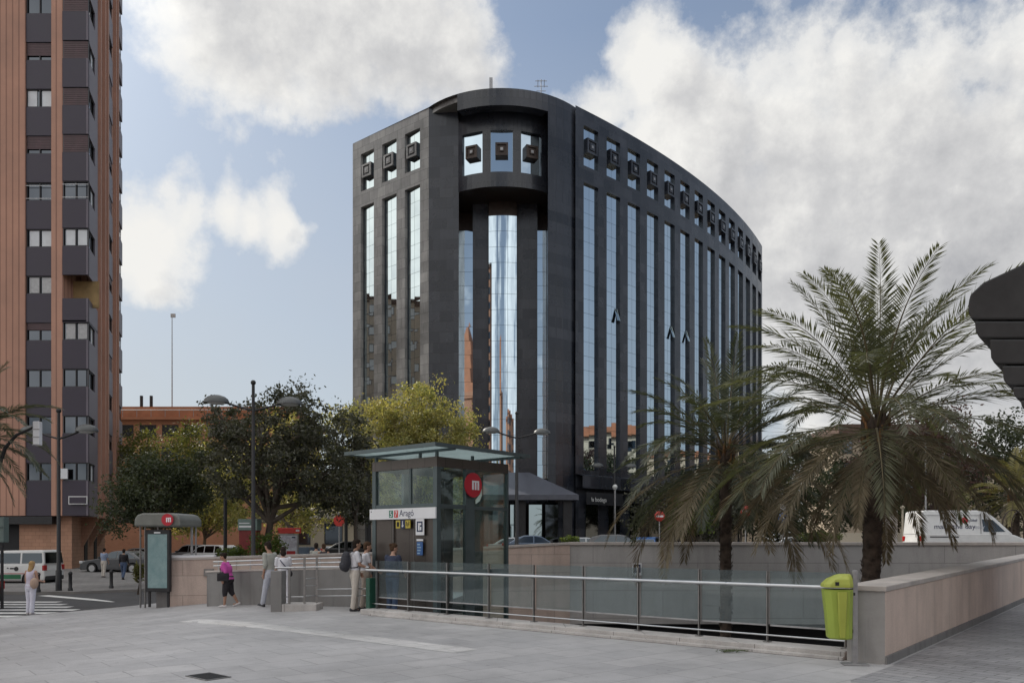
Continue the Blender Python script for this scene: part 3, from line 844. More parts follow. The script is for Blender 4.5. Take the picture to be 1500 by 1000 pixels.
tower = thing('apartment_tower', 'tall orange brick apartment tower with dark purple window bays', 'building', (-34, 58, -.2))
TQ = Vector((-28.06, 52.0)); TD = Vector((-.37, 1.0))
def tp(t, o=0):
    d = TD.normalized(); return TQ + TD * t + Vector((d.y, -d.x)) * o
NF = 19; ZW0 = 24.28 - 6 * 3.105; H = 3.105; ZTT = ZW0 + NF * H + 1
x_of = lambda px: (px - 750) / F * 52
mb = MB()
zlow = 3.34
mb.box(x_of(-230), 52, zlow, x_of(37), 53.5, ZTT)
mb.box(x_of(76), 51.93, zlow, x_of(93), 53.5, ZTT)
a, b = tp(2.8), tp(7.6); c, d = tp(10.6), tp(13.4)
mb.prism([tp(2.8)[:], tp(7.6)[:], (tp(7.6, -2))[:], (tp(2.8, -2))[:]], zlow, ZTT)
mb.prism([tp(10.6)[:], tp(13.4)[:], (tp(13.4, -2))[:], (tp(10.6, -2))[:]], zlow, ZTT)
for t0 in (3.3, 5.4, 6.9, 11.3, 12.7):      # ribs of the flank
    mb.prism([tp(t0, 0.0)[:], tp(t0 + .5, 0.0)[:], tp(t0 + .5, .22)[:], tp(t0, .22)[:]], zlow, ZTT)
mb.prism([(x_of(-230), 53.5), (x_of(93), 53.5), tp(1, -2)[:], tp(15.9, -2)[:], (x_of(-230), 63.5)], zlow, ZTT)
mb.build('wall', tower_brick, tower)
mb = MB()
fp = [(x_of(-230), 54), (x_of(20), 54), (x_of(20), 52.6), (x_of(72), 52.6), tp(1.0, -1.2)[:], tp(15.8, -1.2)[:], (x_of(-230), 63.5)]
mb.prism(fp, -.4, zlow)
for t0 in (4.6, 8.0, 11.8):
    p0, p1 = tp(t0, -1.2), tp(t0, -.1)
    mb.add([(p0.x, p0.y, zlow - 2.2), (p1.x, p1.y, zlow), (p0.x, p0.y, zlow), *( (tp(t0 + .5, o).x, tp(t0 + .5, o).y, z) for o, z in ((-1.2, zlow - 2.2), (-.1, zlow), (-1.2, zlow)))], [(0, 1, 2), (5, 4, 3), (0, 3, 4, 1), (1, 4, 5, 2)])
mb.build('ground_floor_wall', tower_brick2, tower)
mb = MB(); mb.box(x_of(-150), 52.8, -.1, x_of(22) , 53.95, 2.75); mb.build('shop_front', dark_int, tower)
mb = MB(); mb.box(x_of(-150), 52.0, 2.78, x_of(76), 53.9, 3.3); mb.build('shop_canopy', black_iron, tower)
for t0 in (5.6, 9.9):
    a, b = tp(t0, -1.17), tp(t0 + 1.2, -1.17); mb = MB(); mb.wall(a, b, .06, -.1, 2.5); mb.build('side_door', dark_int, tower)
bay_f = [(37, 76), ]
pm_dark = ('bay_panel', 'purple'); pm_side = ('bay_side_panel', 'purple_l')
def panel_quad(k, a, b, z0, z1, m=0, th=.12):
    mb = MB(); mb.wall(a, b, th, z0, z1, m, side=.0); mb.build(k[0], purple if k is pm_dark else purple_l, tower)
rt = random.Random(11)
look = {0: 'dark', 1: 'dark', 2: 'dark', 3: 'half', 4: 'tint', 5: 'white', 6: 'rail', 7: 'low', 8: 'white2', 9: 'low', 10: 'dark'}

def win(a, b, z0, z1, kind, tilt=0):
    """a window part: dark frame, pane(s), shutter or blind, in the plane a->b"""
    a = Vector(a); b = Vector(b); d = (b - a).normalized(); n = Vector((d.y, -d.x)); L = (b - a).length
    f = MB(); e = .06
    inn = -n * .10
    A_, B_ = a + inn, b + inn
    f.wall(A_, B_, .05, z0, z0 + e); f.wall(A_, B_, .05, z1 - e, z1)
    nm = max(2, round(L / 1.0))
    for k in range(nm + 1):
        p = A_ + d * (L * k / nm); w = d * (e / 2)
        p = p + (w if k == 0 else -w if k == nm else d * 0)
        f.wall(p - w, p + w, .052, z0 + e, z1 - e)
    o = f.build('window', alu, tower)
    g = MB(); q = a - n * .16; r_ = b - n * .16
    g.quad((q.x, q.y, z0), (r_.x, r_.y, z0), (r_.x, r_.y, z1), (q.x, q.y, z1)); g.build('pane', win_glass, o)
    if kind in ('white', 'white2', 'tint'):
        m = MB(); sh = [.0, .55] if kind == 'white2' else [.08, .54]
        for s in sh:
            p, r2 = a + d * L * (s + .03) - n * .13, a + d * L * (s + .38) - n * .13
            m.quad((p.x, p.y, z0 + .1), (r2.x, r2.y, z0 + .1), (r2.x, r2.y, z1 - .08), (p.x, p.y, z1 - .08))
        m.build('blind', white_bl if kind != 'tint' else steel_grey, o)
    if kind in ('low', 'half', 'shut'):
        fr = .72 if kind == 'low' else .4 if kind == 'half' else .96
        m = MB(); p, r2 = a + d * .05 - n * .07, b - d * .05 - n * .07
        zt = z1 - .03; zb_ = z1 - (z1 - z0) * fr; k = 8
        for i in range(k):
            za, zc = zb_ + (zt - zb_) * i / k, zb_ + (zt - zb_) * (i + .86) / k
            m.wall(p, r2, .02, za, zc)
        m.build('shutter', maroon, o)
    if kind == 'rail':
        m = MB()
        for z in (z0 + .1, z1 - .25): m.wall(a + n * .02, b + n * .02, .03, z, z + .03)
        m.build('railing', alu_w, o)
for k in range(-1, NF):
    zb = ZW0 + k * H; z0 = max(zlow, zb - 1.90); 
    if k == -1: continue
    if k == 0: z0 = zlow
    kind = look.get(k, 'dark')
    a, b = (x_of(37.2), 52.06), (x_of(75.8), 52.06)
    panel_quad(pm_dark, a, b, z0, zb)
    win(a, b, zb, zb + H - 1.90 + .0, kind)
    # corner bay
    c, d = (x_of(93.2), 51.85), (x_of(131), 51.85); e = tp(2.75, .1)
    if k == 4:     # an open balcony
        mq = MB(); mq.wall((x_of(93), 53.2), (x_of(131), 53.2), .1, zb - .6, zb + 1.2); mq.build('balcony_back', ochre, tower)
        mq = MB(); mq.prism([c, d, e[:], (x_of(94), 54)], zb - 1.95, zb - 1.8); mq.build('balcony_floor', purple, tower); panel_quad(pm_dark, c, d, z0, zb - .35); panel_quad(pm_side, d, e, z0, zb - .35)
    else:
        panel_quad(pm_dark, c, d, z0, zb); panel_quad(pm_side, d, e, z0, zb)
        kk = {5: 'white', 3: 'tint', 7: 'shut', 8: 'shut', 6: 'rail', 9: 'shut', 10: 'shut'}.get(k, 'dark')
        win(c, d, zb, zb + 1.205, kk); win(Vector(d) + (e - Vector(d)) * .06, Vector(d) + (e - Vector(d)) * .7, zb, zb + 1.205, 'dark' if k % 3 else 'white2')
        p0 = Vector(d) + (e - Vector(d)) * .7; panel_quad(pm_side, p0, e, zb, zb + 1.205)
    panel_quad(pm_side, tp(7.6, .05), tp(10.6, .05), z0, zb); win(tp(7.6, .05), tp(10.6, .05), zb, zb + 1.205, rt.choice(['dark', 'half', 'shut']))
    panel_quad(pm_side, tp(13.4, .14), tp(15.9, .14), z0, zb - .0); win(tp(13.45, .1), tp(15.9, .1), zb, zb + 1.205, rt.choice(['dark', 'half']))
for (p, q) in (((x_of(93.2), 51.97), tp(2.7, .0)), ((x_of(37.2), 52.1), None), (tp(13.4, .4), tp(15.9, .4))):
    if q is None: mq = MB(); mq.box(x_of(37.2), 52.2, zlow - .0, x_of(75.8), 53.4, zlow + .1); mq.build('bay_soffit', purple, tower)
mq = MB(); mq.prism([(x_of(93.2), 52.0), (x_of(130.5), 52.0), tp(2.7, -.05)[:], tp(2.7, -2)[:], (x_of(93.2), 54)], zlow + .002, zlow + .1); mq.build('bay_soffit', purple, tower)
mb = MB(); mb.obox((x_of(118), 51.70, 4.35), (.62, 0, 0), (0, .03, 0), (0, 0, .27)); mb.obox((x_of(118), 51.68, 4.35), (.56, 0, 0), (0, .025, 0), (0, 0, .21), 1)
mb.build('street_name_plate', [alu_w, purple], tower)
mb = MB(); mb.obox((x_of(95.5), 51.7, 6.1), (.34, 0, 0), (0, .04, 0), (0, 0, .34)); mb.build('wall_plaque', [white_bl], tower)

# ------------------------------------------------------------------ other buildings
def block(name, label, x0, y0, x1, y1, zb, h, wallm, bays, floors, roofm, group=None, sides='S', win_h=1.5, eaves=.3, lip=.8, win_w=1.3, rot=0, base=3.4, wmat=None):
    cx, cy = (x0 + x1) / 2, (y0 + y1) / 2; w, d = (x1 - x0) / 2, (y1 - y0) / 2
    t = thing(name, label, 'building', (cx, cy, zb), rot, group)
    m = MB(); m.box(-w, -d, -1, w, d, h); m.build('wall', wallm, t, world=False)
    m = MB(); m.box(-w - eaves, -d - eaves, h + .002, w + eaves, d + eaves, h + .35); m.box(-w + .4, -d + .4, h + .352, w - .4, d - .4, h + .352 + lip); m.build('roof', roofm, t, world=False)
    fh = (h - base) / floors
    for sd in sides:
        nb = bays if sd in 'SN' else max(2, int(bays * d / w))
        L = w if sd in 'SN' else d
        rot_ = {'S': 0, 'E': math.pi / 2, 'N': math.pi, 'W': -math.pi / 2}[sd]; off = d if sd in 'SN' else w
        Mx = Matrix.Rotation(rot_, 4, 'Z')
        for f in range(floors):
            if sd == sides[0] or True:
                for i in range(nb):
                    x = -L + (i + .5) * 2 * L / nb; z = base + f * fh + .75
                    fr = MB()
                    for bx in ((x - win_w / 2 - .08, z - .08, x + win_w / 2 + .08, z), (x - win_w / 2 - .08, z + win_h, x + win_w / 2 + .08, z + win_h + .08), (x - win_w / 2 - .08, z, x - win_w / 2, z + win_h), (x + win_w / 2, z, x + win_w / 2 + .08, z + win_h)):
                        fr.box(bx[0], -off - .06, bx[1], bx[2], -off + .02, bx[3])
                    fr.v = [tuple(Mx @ Vector(v)) for v in fr.v]
                    o = fr.build('window', alu, t, world=False)
                    g = MB(); g.box(x - win_w / 2, -off - .02, z, x + win_w / 2, -off + .02, z + win_h); g.v = [tuple(Mx @ Vector(v)) for v in g.v]
                    g.build('pane', wmat or win_glass, o, world=False)
    return t
orange_far = bricks('orange_facade_brick', (.40, .20, .125), (.44, .225, .14), (.3, .16, .1), .3, .12, .01, .85, nscale=.1, namt=.15)
terracotta = pbr('terracotta_roof', (.36, .155, .085), .85, var=.2, scale=.6)
beige = pbr('beige_render', (.44, .36, .27), .85, var=.12, scale=.2)
cream = pbr('cream_render', (.52, .46, .36), .85, var=.12, scale=.2)
brown_br = bricks('brown_facade_brick', (.50, .42, .34), (.55, .46, .375), (.42, .35, .29), .3, .12, .01, .85, nscale=.1, namt=.2)
dk_roof = pbr('dark_brown_roof', (.11, .07, .055), .85, var=.25, scale=.5)
# orange block beyond the trees: eave at y~600..635
t = block('apartment_block', 'long low orange brick apartment block with terracotta roof beyond the trees', -58, 108, -30, 122, 0, 18.2, orange_far, 9, 5, terracotta, eaves=.7, lip=1.6, win_h=1.5, win_w=2.1)
m = MB()
for x in (-9, -7.6): m.tube([(x, -3, 18), (x, -3, 22.3)], .22, 6)
m.build('chimney', black_iron, t, world=False)
m = MB()
for k in range(15): m.tube([(-13.5 + k * 1.95, -7.2, 18.3), (-13.5 + k * 1.95, -7.2, 19.6)], .04, 4)
m.tube([(-13.9, -7.2, 19.6), (13.9, -7.2, 19.6)], .05, 4); m.build('roof_railing', steel_grey, t, world=False)
m = MB()
for x, z in ((-1, 2.8), (9, 2.2), (12.5, 1.4)): m.box(x, -2, 18.3, x + 1.2, 0, 18.3 + z * .8)
m.build('roof_housing', terracotta, t, world=False)
t = thing('radio_mast', 'tall thin radio mast rising above the orange apartment block', 'mast', (P(252, 595, 118).x, 118, 18))
m = MB(); m.tube([(0, 0, 0), (0, 0, 17.6)], [.11, .06], 5); m.build('pole', steel_grey, t, world=False)
m = MB(); m.box(-.18, -.1, 17.2, .5, .1, 17.75); m.build('aerial_head', steel_grey, t, world=False)
# beige house and dark roofs behind the palms
block('villa', 'beige house with dark brown roof partly hidden behind the palm crown', 44, 106, 58, 118, .6, 15.0, beige, 5, 4, dk_roof, eaves=.9, lip=1.5, win_h=1.6, win_w=1.2)
block('villa', 'lower pale house right of the beige house, under dark trees', 60, 108, 76, 120, .6, 10.2, cream, 5, 3, dk_roof, eaves=.9, lip=2.0)
block('pavilion', 'low pale pavilion with a light roof seen under the dark trees', -22, 76, -9.5, 84, .4, 3.4, cream, 4, 1, pbr('pale_roof', (.5, .47, .43), .8), base=.2, eaves=.8, lip=.7, win_h=1.9, win_w=1.6)
# blocks out of frame, mostly mirrored in the glass: across the avenue, left, right and behind the viewpoint
block('apartment_block', 'tall brown brick apartment block reflected in the windows of the lit facade', -112, 52, -84, 84, -.2, 46, brown_br, 8, 13, dk_roof, sides='ES', win_h=1.4, win_w=1.4, wmat=white_bl)
block('apartment_block', 'unseen brown brick block added left of the orange tower to shade the square', -80, 53.6, -44.6, 63, -.2, 62, brown_br, 8, 17, dk_roof, sides='S', win_w=1.5, eaves=.1)  # shade caster added outside the frame to keep sun off the square
block('apartment_block', 'cream apartment house with orange roof reflected in the curved facade', 78, 62, 100, 84, .6, 20, cream, 6, 5, terracotta, sides='W', eaves=.7, lip=1.5)
block('apartment_block', 'orange apartment house reflected in the curved facade, left of the cream one', 96, 34, 120, 58, .6, 25, orange_far, 6, 6, terracotta, sides='WN')
block('apartment_block', 'pale apartment house reflected in the curved facade, beyond the cream one', 84, 90, 110, 120, .6, 17, beige, 6, 4, terracotta, sides='W')
block('apartment_block', 'orange brick block behind the viewpoint reflected in the bowed glass', 16, -60, 44, -40, 0, 31, orange_far, 6, 9, terracotta, sides='NW', rot=R(-24))
block('apartment_tower', 'narrow brown brick tower behind the viewpoint, reflected at the edge of the bowed glass', -62, -40, -50, -28, 0, 66, orange_far, 3, 18, dk_roof, sides='N')
t = thing('church_tower', 'slim orange brick tower with pointed roof reflected in the bowed glass shaft', 'tower', (-10, -34, 0), R(30))
m = MB(); m.box(-4, -4, -1, 4, 4, 34); m.box(-4.4, -4.4, 34.002, 4.4, 4.4, 35); m.build('shaft', orange_far, t, world=False)
m = MB(); m.add([(-3.6, -3.6, 35.01), (3.6, -3.6, 35.01), (3.6, 3.6, 35.01), (-3.6, 3.6, 35.01), (0, 0, 52)], [(0, 1, 4), (1, 2, 4), (2, 3, 4), (3, 0, 4), (3, 2, 1, 0)]); m.build('spire', terracotta, t, world=False)
# ------------------------------------------------------------------ station pit: parapet, walls, kerb, railing
red = pbr('sign_red', (.42, .015, .03), .4, var=.08)
white = pbr('sign_white', (.72, .73, .75), .45, var=.04)
green_s = pbr('line_green', (.01, .16, .10), .4, var=.05)
red_s = pbr('line_red', (.55, .05, .04), .4, var=.05)
navy = pbr('sign_navy', (.012, .022, .07), .4, var=.05)
yellow_s = pbr('sign_yellow', (.45, .36, .04), .45, var=.1)
blue_s = pbr('sign_blue', (.03, .10, .28), .4, var=.08)
w = thing('parapet_wall', 'low pinkish board-marked concrete parapet wall at the right beside the litter bin', 'wall', (5.23, 10.97, 0))
p0 = Vector((5.23, 10.97)); L = 22
pA, pB = p0, p0 + E2 * L
m = MB(); m.wall(pA, pB, .52, (-.3, -.3), (1.02, 1.23), side=0); m.build('concrete_body', boarded, w, bevel=.012)
m = MB(); nP = Vector((-.77, .638)); q0, q1 = pA + nP * .004 - E2 * .001, pA + nP * .516 - E2 * .001; m.wall(q0, q1, .015, -.2, 1.02, side=1); m.v = [(x - E2.x * .016, y - E2.y * .016, z) if False else (x, y, z) for x, y, z in m.v]; m.build('end_face', end_conc, w)
m = MB(); m.wall(pA - E2 * .03 + Vector((.77, -.638)) * .02, pB, .56, (1.022, 1.232), (1.10, 1.31), side=0); m.build('coping', coping_m, w, bevel=.012)
m = MB(); m.wall(pA - E2 * .02 + Vector((.77, -.638)) * .03, pB + Vector((.77, -.638)) * .03, .03, -.2, .12, side=0); m.build('plinth', concrete, w)
# far wall of the pit (grey) and the pink wall that carries on to the left
w = thing('retaining_wall', 'long grey stone-clad wall closing the station pit behind the palms', 'wall', (10, 27, 0))
m = MB(); m.wall((2.0, 27.05), (24, 26.6), .5, -1.15, (1.56, 1.55), side=0); m.build('wall_face', pitwall_m, w)
m = MB(); m.wall((1.97, 27.0), (24, 26.55), .56, (1.562, 1.552), (1.67, 1.66), side=0); m.build('coping', coping_m, w, bevel=.01)
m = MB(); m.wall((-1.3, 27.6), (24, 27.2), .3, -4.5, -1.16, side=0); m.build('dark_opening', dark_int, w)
m = MB(); sc = P(933, 833, 26.85); m.obox(sc, (.16, 0, 0), (0, .02, 0), (0, 0, .21)); m.obox(sc + Vector((0, -.022, .02)), (.12, 0, 0), (0, .004, 0), (0, 0, .14), 1)
m.obox(sc + Vector((.02, -.03, .02)), (.05, 0, 0), (0, .004, 0), (0, 0, .08)); m.obox(sc + Vector((.03, -.036, 0)), (.03, 0, 0), (0, .004, 0), (0, 0, .05), 1)
m.build('wall_sign', [white, navy], w)
w = thing('boundary_wall', 'pinkish stone wall behind the stairs, running behind the lift to the grey wall', 'wall', (-4, 25.6, 0))
WA, WB, WC = Vector((-10.7, 24.5)), Vector((-4.4, 26.0)), Vector((2.0, 27.03))
m = MB(); m.wall(WA, WB, .4, (-.6, -4.5), (1.10, 1.27), side=0); m.wall(WB, WC, .4, (-4.5, -4.5), (1.27, 1.58), side=0); m.build('wall_face', pinkwall_m, w)
m = MB(); m.wall(WA + Vector((-.05, -.04)), WB + Vector((0, -.04)), .48, (1.102, 1.272), (1.17, 1.34), side=0); m.wall(WB + Vector((0, -.04)), WC + Vector((0, -.04)), .48, (1.272, 1.582), (1.34, 1.66), side=0); m.build('coping', coping_m, w)
dW = (WB - WA).normalized(); nW = Vector((dW.y, -dW.x))
m = MB(); q = WA + dW * 1.15 + nW * .02; m.tube([(q.x, q.y, -.3), (q.x, q.y, .6)], .022, 6); m.obox((q.x, q.y, .72), Vector((dW.x, dW.y, 0)) * .15, Vector((nW.x, nW.y, 0)) * .06, (0, 0, .11)); m.build('cable_box', steel_dark, w)
m = MB(); m.wall(WA - dW * .12, WA + dW * 1.3, .5, 1.175, 1.255, side=0.02); m.build('white_cap', white, w, bevel=.01)
m = MB(); m.wall(WA - dW * .02 + nW * .0, WA - dW * .4, .42, -.6, 1.10, side=1); m.build('grey_end', concrete, w)
# front stair wall
w = thing('stair_wall', 'low grey concrete wall with a handrail along the station stairs', 'wall', (-7, 22, 0))
FA, FB = Vector((-8.95, 22.95)), Vector((-3.6, 20.05))
dF = (FB - FA).normalized(); nF = Vector((dF.y, -dF.x))
m = MB(); m.wall(FA, FB, .34, -.6, (.79, 1.02), side=0); m.build('concrete_body', concrete, w, bevel=.01)
m = MB(); m.wall(FA - dF * .03 + nF * .02, FB, .38, (.792, 1.022), (.84, 1.07), side=0); m.build('coping', coping_m, w)
m = MB()
c = [FA + dF * x - nF * .17 for x in (.1, 5.9)]
for dz in (.14, .26): m.tube([(c[0].x, c[0].y, .84 + dz), (c[1].x, c[1].y, 1.05 + dz)], .024, 8)
for x in (.3, 1.6, 2.9, 4.2, 5.5):
    q = FA + dF * x - nF * .17; z = .84 + .04 * x; m.tube([(q.x, q.y, z - .03), (q.x, q.y, z + .29)], .016, 6)
m.build('handrail', steel, w)
# gate-like stub: pillar, low base and its railing
w = thing('stair_railing', 'short steel railing with a grey concrete pillar on a low stone base beside the stairs', 'railing', (-5.6, 19.4, -.05))
pq = P(407, 896, 19.35); px_, py_ = pq.x, pq.y
m = MB(); m.box(px_ - .15, py_ - .1, gz(px_, py_) - .1, px_ + .12, py_ + .3, .98); m.build('pillar', concrete, w, bevel=.01)
m = MB(); m.add([], []); m.box(px_ + .122, py_ - .1, gz(px_, py_) - .1, px_ + .97, py_ + .6, .16); m.build('base', kerb_m, w, bevel=.01)
m = MB(); hx = P(545, 830, 18.9)
r0 = Vector((px_ - .1, py_ + .1)); r1 = Vector((px_ + .62, py_ + .15)); r2 = Vector((px_ + .86, py_ + .42)); r3 = Vector((hx.x - .1, 19.1))
m.tube([(r0.x, r0.y, 1.05), (r1.x, r1.y, 1.06), (r2.x, r2.y, 1.06), (r3.x, r3.y, 1.08)], .026, 8)
for z in (.5, .33): m.tube([(r2.x, r2.y, z), (r3.x, r3.y, z + .06)], .014, 6)
for z in (.35, .6, .78): m.tube([(r1.x, r1.y, z), (r2.x, r2.y, z)], .013, 6)
m.tube([(px_ + .13, r1.y, .33), (r1.x, r1.y, .33)], .013, 6)
m.build('rails', steel, w)
for r_ in (r1, r2, Vector((px_ + .25, py_ + .12))):
    m = MB(); m.box(r_.x - .028, r_.y - .012, .16 if r_ is not r1 else .16, r_.x + .028, r_.y + .012, 1.3 if r_.x > px_ + .4 else 1.05); m.build('post', steel_dark, w)
# kerb under the railing and the glass railing itself
RA0 = Vector((5.0, 11.74)); RB0 = Vector((-3.34, 18.69)); dR = (RB0 - RA0).normalized(); nR = Vector((-.640, -.768))
w = thing('kerb', 'pale stepped stone kerb carrying the long glass railing', 'kerb', (1, 15, 0))
m = MB(); m.wall(RA0 - dR * .12 + nR * .36, RB0 + nR * .42, .62, -.05, .13, side=0 if False else 1); m.v = m.v
m = MB()
def strip_wall(m, a, b, o0, o1, z0, z1):
    q = [a + nR * o0, b + nR * o0, b + nR * o1, a + nR * o1]; m.prism([v[:] for v in q], z0, z1)
strip_wall(m, RA0 - dR * .1, RB0, .36, -.16, -.1, .12); m.build('kerb_stone', kerb_m, w, bevel=.012)
m = MB(); strip_wall(m, RA0 - dR * .1, RB0 - dR * .4, .46, .362, -.1, .05); m.build('lower_step', kerb_m, w, bevel=.008)
w = thing('glass_railing', 'long steel and glass railing along the edge of the station pit', 'railing', (1, 15, .12))
tposts = []
for px in (1238, 1124, 1024, 935, 854, 782, 716, 655, 598, 552):
    u = (px - 750) / F; t = (RA0.x - u * RA0.y) / (u * dR.y - dR.x); tposts.append(t)
for i, t in enumerate(tposts):
    q = RA0 + dR * t; m = MB()
    d3 = Vector((dR.x, dR.y, 0)); n3 = Vector((nR.x, nR.y, 0))
    zt = 1.25 if i else .98
    m.obox((q.x, q.y, (.12 + zt) / 2), n3 * .026, d3 * .008, (0, 0, (zt - .12) / 2)); m.obox((q.x, q.y, .127), n3 * .06, d3 * .05, (0, 0, .007))
    m.obox((q.x + nR.x * .05, q.y + nR.y * .05, 1.0), n3 * .045, d3 * .01, (0, 0, .012))
    m.build('post', steel_dark, w)
h0 = RA0 - dR * .05 + nR * .09; h1 = RB0 + dR * .1 + nR * .09
m = MB(); m.tube([(h0.x, h0.y, 1.03), (h1.x, h1.y, 1.03)], .029, 10); m.build('handrail', steel, w)
m = MB(); a, b = RA0 + nR * .03, RB0 + nR * .03; m.tube([(a.x, a.y, .235), (b.x, b.y, .235)], .014, 8); m.build('bottom_rail', steel, w)
for i in range(1, len(tposts)):
    t0, t1 = tposts[i - 1], tposts[i]
    a, b = RA0 + dR * (t0 + .03) - nR * .045, RA0 + dR * (t1 - .03) - nR * .045
    m = MB(); m.wall(a, b, .012, .40, 1.25); o = m.build('glass_pane', rail_glass, w)
    m = MB(); m.wall(a, b, .03, .372, .398); m.build('clamp_rail', steel_grey, o)
m = MB(); g0 = RB0 + dR * .02
m.obox((g0.x, g0.y, .42), Vector((dR.x, dR.y, 0)) * .07, Vector((nR.x, nR.y, 0)) * .12, (0, 0, .42)); m.build('green_end_post', pbr('dark_green_paint', (.015, .07, .045), .4), w, bevel=.01)

# ------------------------------------------------------------------ lift
lift = thing('metro_lift', 'glass and steel metro lift cabin with brown panels under a flat glass roof', 'lift', (-1.6, 20.3, 0))
K = Vector((-1.774, 18.5)); U = Vector((-.77, .638)); V = Vector((.638, .77))       # near corner, left and right faces
WL, WR = 2.33, 2.64
def lp(u, v): return K + U * u + V * v
def lbar(m, u0, v0, u1, v1, z0, z1, mm=0): m.prism([lp(u0, v0)[:], lp(u1, v0)[:], lp(u1, v1)[:], lp(u0, v1)[:]], z0, z1, mm)
cw = .13
m = MB()
for u, v in ((0, 0), (WL - cw, 0), (0, WR - .05), (WL - cw, WR - cw)):
    lbar(m, u, v, u + cw, v + (cw if (u, v) != (0, WR - .05) else .05), -4.5, 3.48)
lbar(m, .0, 1.0, .10, 1.32, -4.5, 3.48); lbar(m, WL - .1, 1.0, WL, 1.32, -4.5, 3.48); lbar(m, .9, WR - .1, 1.3, WR, -4.5, 3.48)
m.build('corner_posts', green_steel, lift)
m = MB()
lbar(m, .005, .005, WL, .10, 3.482, 3.72); lbar(m, .005, .102, .10, WR, 3.482, 3.72); lbar(m, WL - .1, .102, WL, WR, 3.482, 3.72); lbar(m, .102, WR - .1, WL - .102, WR, 3.482, 3.72)
m.build('top_beam', brown_panel, lift)
for bb_ in ((cw, .01, WL - cw, .09, 2.50, 2.62), (.01, cw, .09, 1.0, 2.50, 2.60), (.01, 1.32, .09, WR - .05, 2.50, 2.58), (WL - .09, cw, WL - .01, WR - cw, 2.5, 2.6),
            (.01, cw, .09, 1.0, .86, 1.0), (.01, 1.32, .09, WR - .05, .86, 1.0), (.01, cw, .09, 1.0, -.95, -.8), (.01, 1.32, .09, WR - .05, -.95, -.8)):
    m = MB(); lbar(m, *bb_); m.build('cross_beam', green_steel, lift)
# glass: each bay a pane
for (u0, v0, u1, v1, z0, z1) in ((cw, .045, .95, .055, 2.62, 3.48), (.95, .045, WL - cw, .055, 2.62, 3.48),
        (.045, cw, .055, 1.0, 2.6, 3.48), (.045, 1.32, .055, WR - .05, 2.58, 3.48), (.045, cw, .055, 1.0, 1.0, 2.5), (.045, 1.32, .055, WR - .05, 1.0, 2.5),
        (.045, cw, .055, 1.0, -.8, .86), (.045, 1.32, .055, WR - .05, -.8, .86), (.045, 1.32, .055, WR - .05, -4.4, -.95),
        (WL - .055, cw, WL - .045, 1.0, 2.6, 3.48), (WL - .055, 1.32, WL - .045, WR - cw, 2.6, 3.48), (cw, WR - .055, .9, WR - .045, 1.0, 3.48), (1.3, WR - .055, WL - cw, WR - .045, 1.0, 3.48)):
    m = MB(); lbar(m, u0, v0, u1, v1, z0, z1); m.build('glass_pane', lift_glass, lift)
m = MB(); lbar(m, .95 - .03, .02, .95 + .03, .08, 2.62, 3.48); m.build('glazing_bar', green_steel, lift)
# a rear wall, the guide rails and the cabin seen dark through the glass
m = MB(); lbar(m, .95, 1.2, 1.25, 1.5, -4.5, 3.48); lbar(m, 1.5, 1.9, 1.7, 2.1, -4.5, 3.48); m.build('guide_rail', dark_int, lift)
m = MB(); lbar(m, .5, .35, WL - .25, 2.2, -.1, .0); m.build('cabin_floor', dark_int, lift)
# door face: brown panels, sliding door, call box
m = MB(); lbar(m, cw, .02, .80, .10, .0, 2.30); lbar(m, 1.55, .02, WL - cw + .06, .10, .0, 2.30); m.build('front_panel', brown_panel, lift)
m = MB(); lbar(m, .802, .06, 1.548, .12, .0, 2.30); m.build('door', brown_panel, lift)
m = MB(); lbar(m, .796, .012, .806, .06, 0, 2.3); lbar(m, 1.544, .012, 1.554, .06, 0, 2.3); m.build('door_frame', steel_dark, lift)
FR = frame((lp(WL, -.03).x, lp(WL, -.03).y, 0), (-U.x, -U.y, 0))        # left face: x runs to the near corner
def plate(m, x0, z0, x1, z1, d0, d1, mm=0):
    vs = [FR @ Vector(v) for v in ((x0, z0, d0), (x1, z0, d0), (x1, z1, d0), (x0, z1, d0), (x0, z0, d1), (x1, z0, d1), (x1, z1, d1), (x0, z1, d1))]
    m.add(vs, [(3, 2, 1, 0), (4, 5, 6, 7), (0, 1, 5, 4), (1, 2, 6, 5), (2, 3, 7, 6), (3, 0, 4, 7)], mm)
m = MB(); plate(m, -.03, 2.255, WL + .01, 2.52, -.01, .03); sgn = m.build('station_sign', white, lift)
def at(x, z, d=.031): return FR @ Matrix.Translation((x, z, d))
m = MB(); plate(m, .715, 2.295, .855, 2.475, .0305, .036); m.build('line_badge', green_s, sgn)
m = MB(); plate(m, .90, 2.295, 1.04, 2.475, .0305, .036); m.build('line_badge', red_s, sgn)
text('5', .20, 'number', white, at(.735, 2.315, .037), sgn, .002); text('7', .20, 'number', white, at(.92, 2.315, .037), sgn, .002)
text('Aragó', .225, 'station_name', navy, at(1.09, 2.325, .032), sgn, .002, xs=.92)
m = MB(); plate(m, .02, 2.44, .05, 2.47, .031, .034); m.build('small_mark', navy, sgn)
m = MB(); plate(m, .95, 2.03, 1.10, 2.225, -.0, .02); plate(m, .985, 2.07, 1.065, 2.185, .0205, .024, 1); m.build('pictogram', [yellow_s, dark_int], lift)
m = MB(); plate(m, 1.12, 2.03, 1.27, 2.235, -.0, .02); m.build('pictogram', [navy], lift)
m = MB(); m.lathe([(.032, 0), (.032, .004), (.020, .004), (.020, 0)], M=at(1.195, 2.09, .021), n=12); 
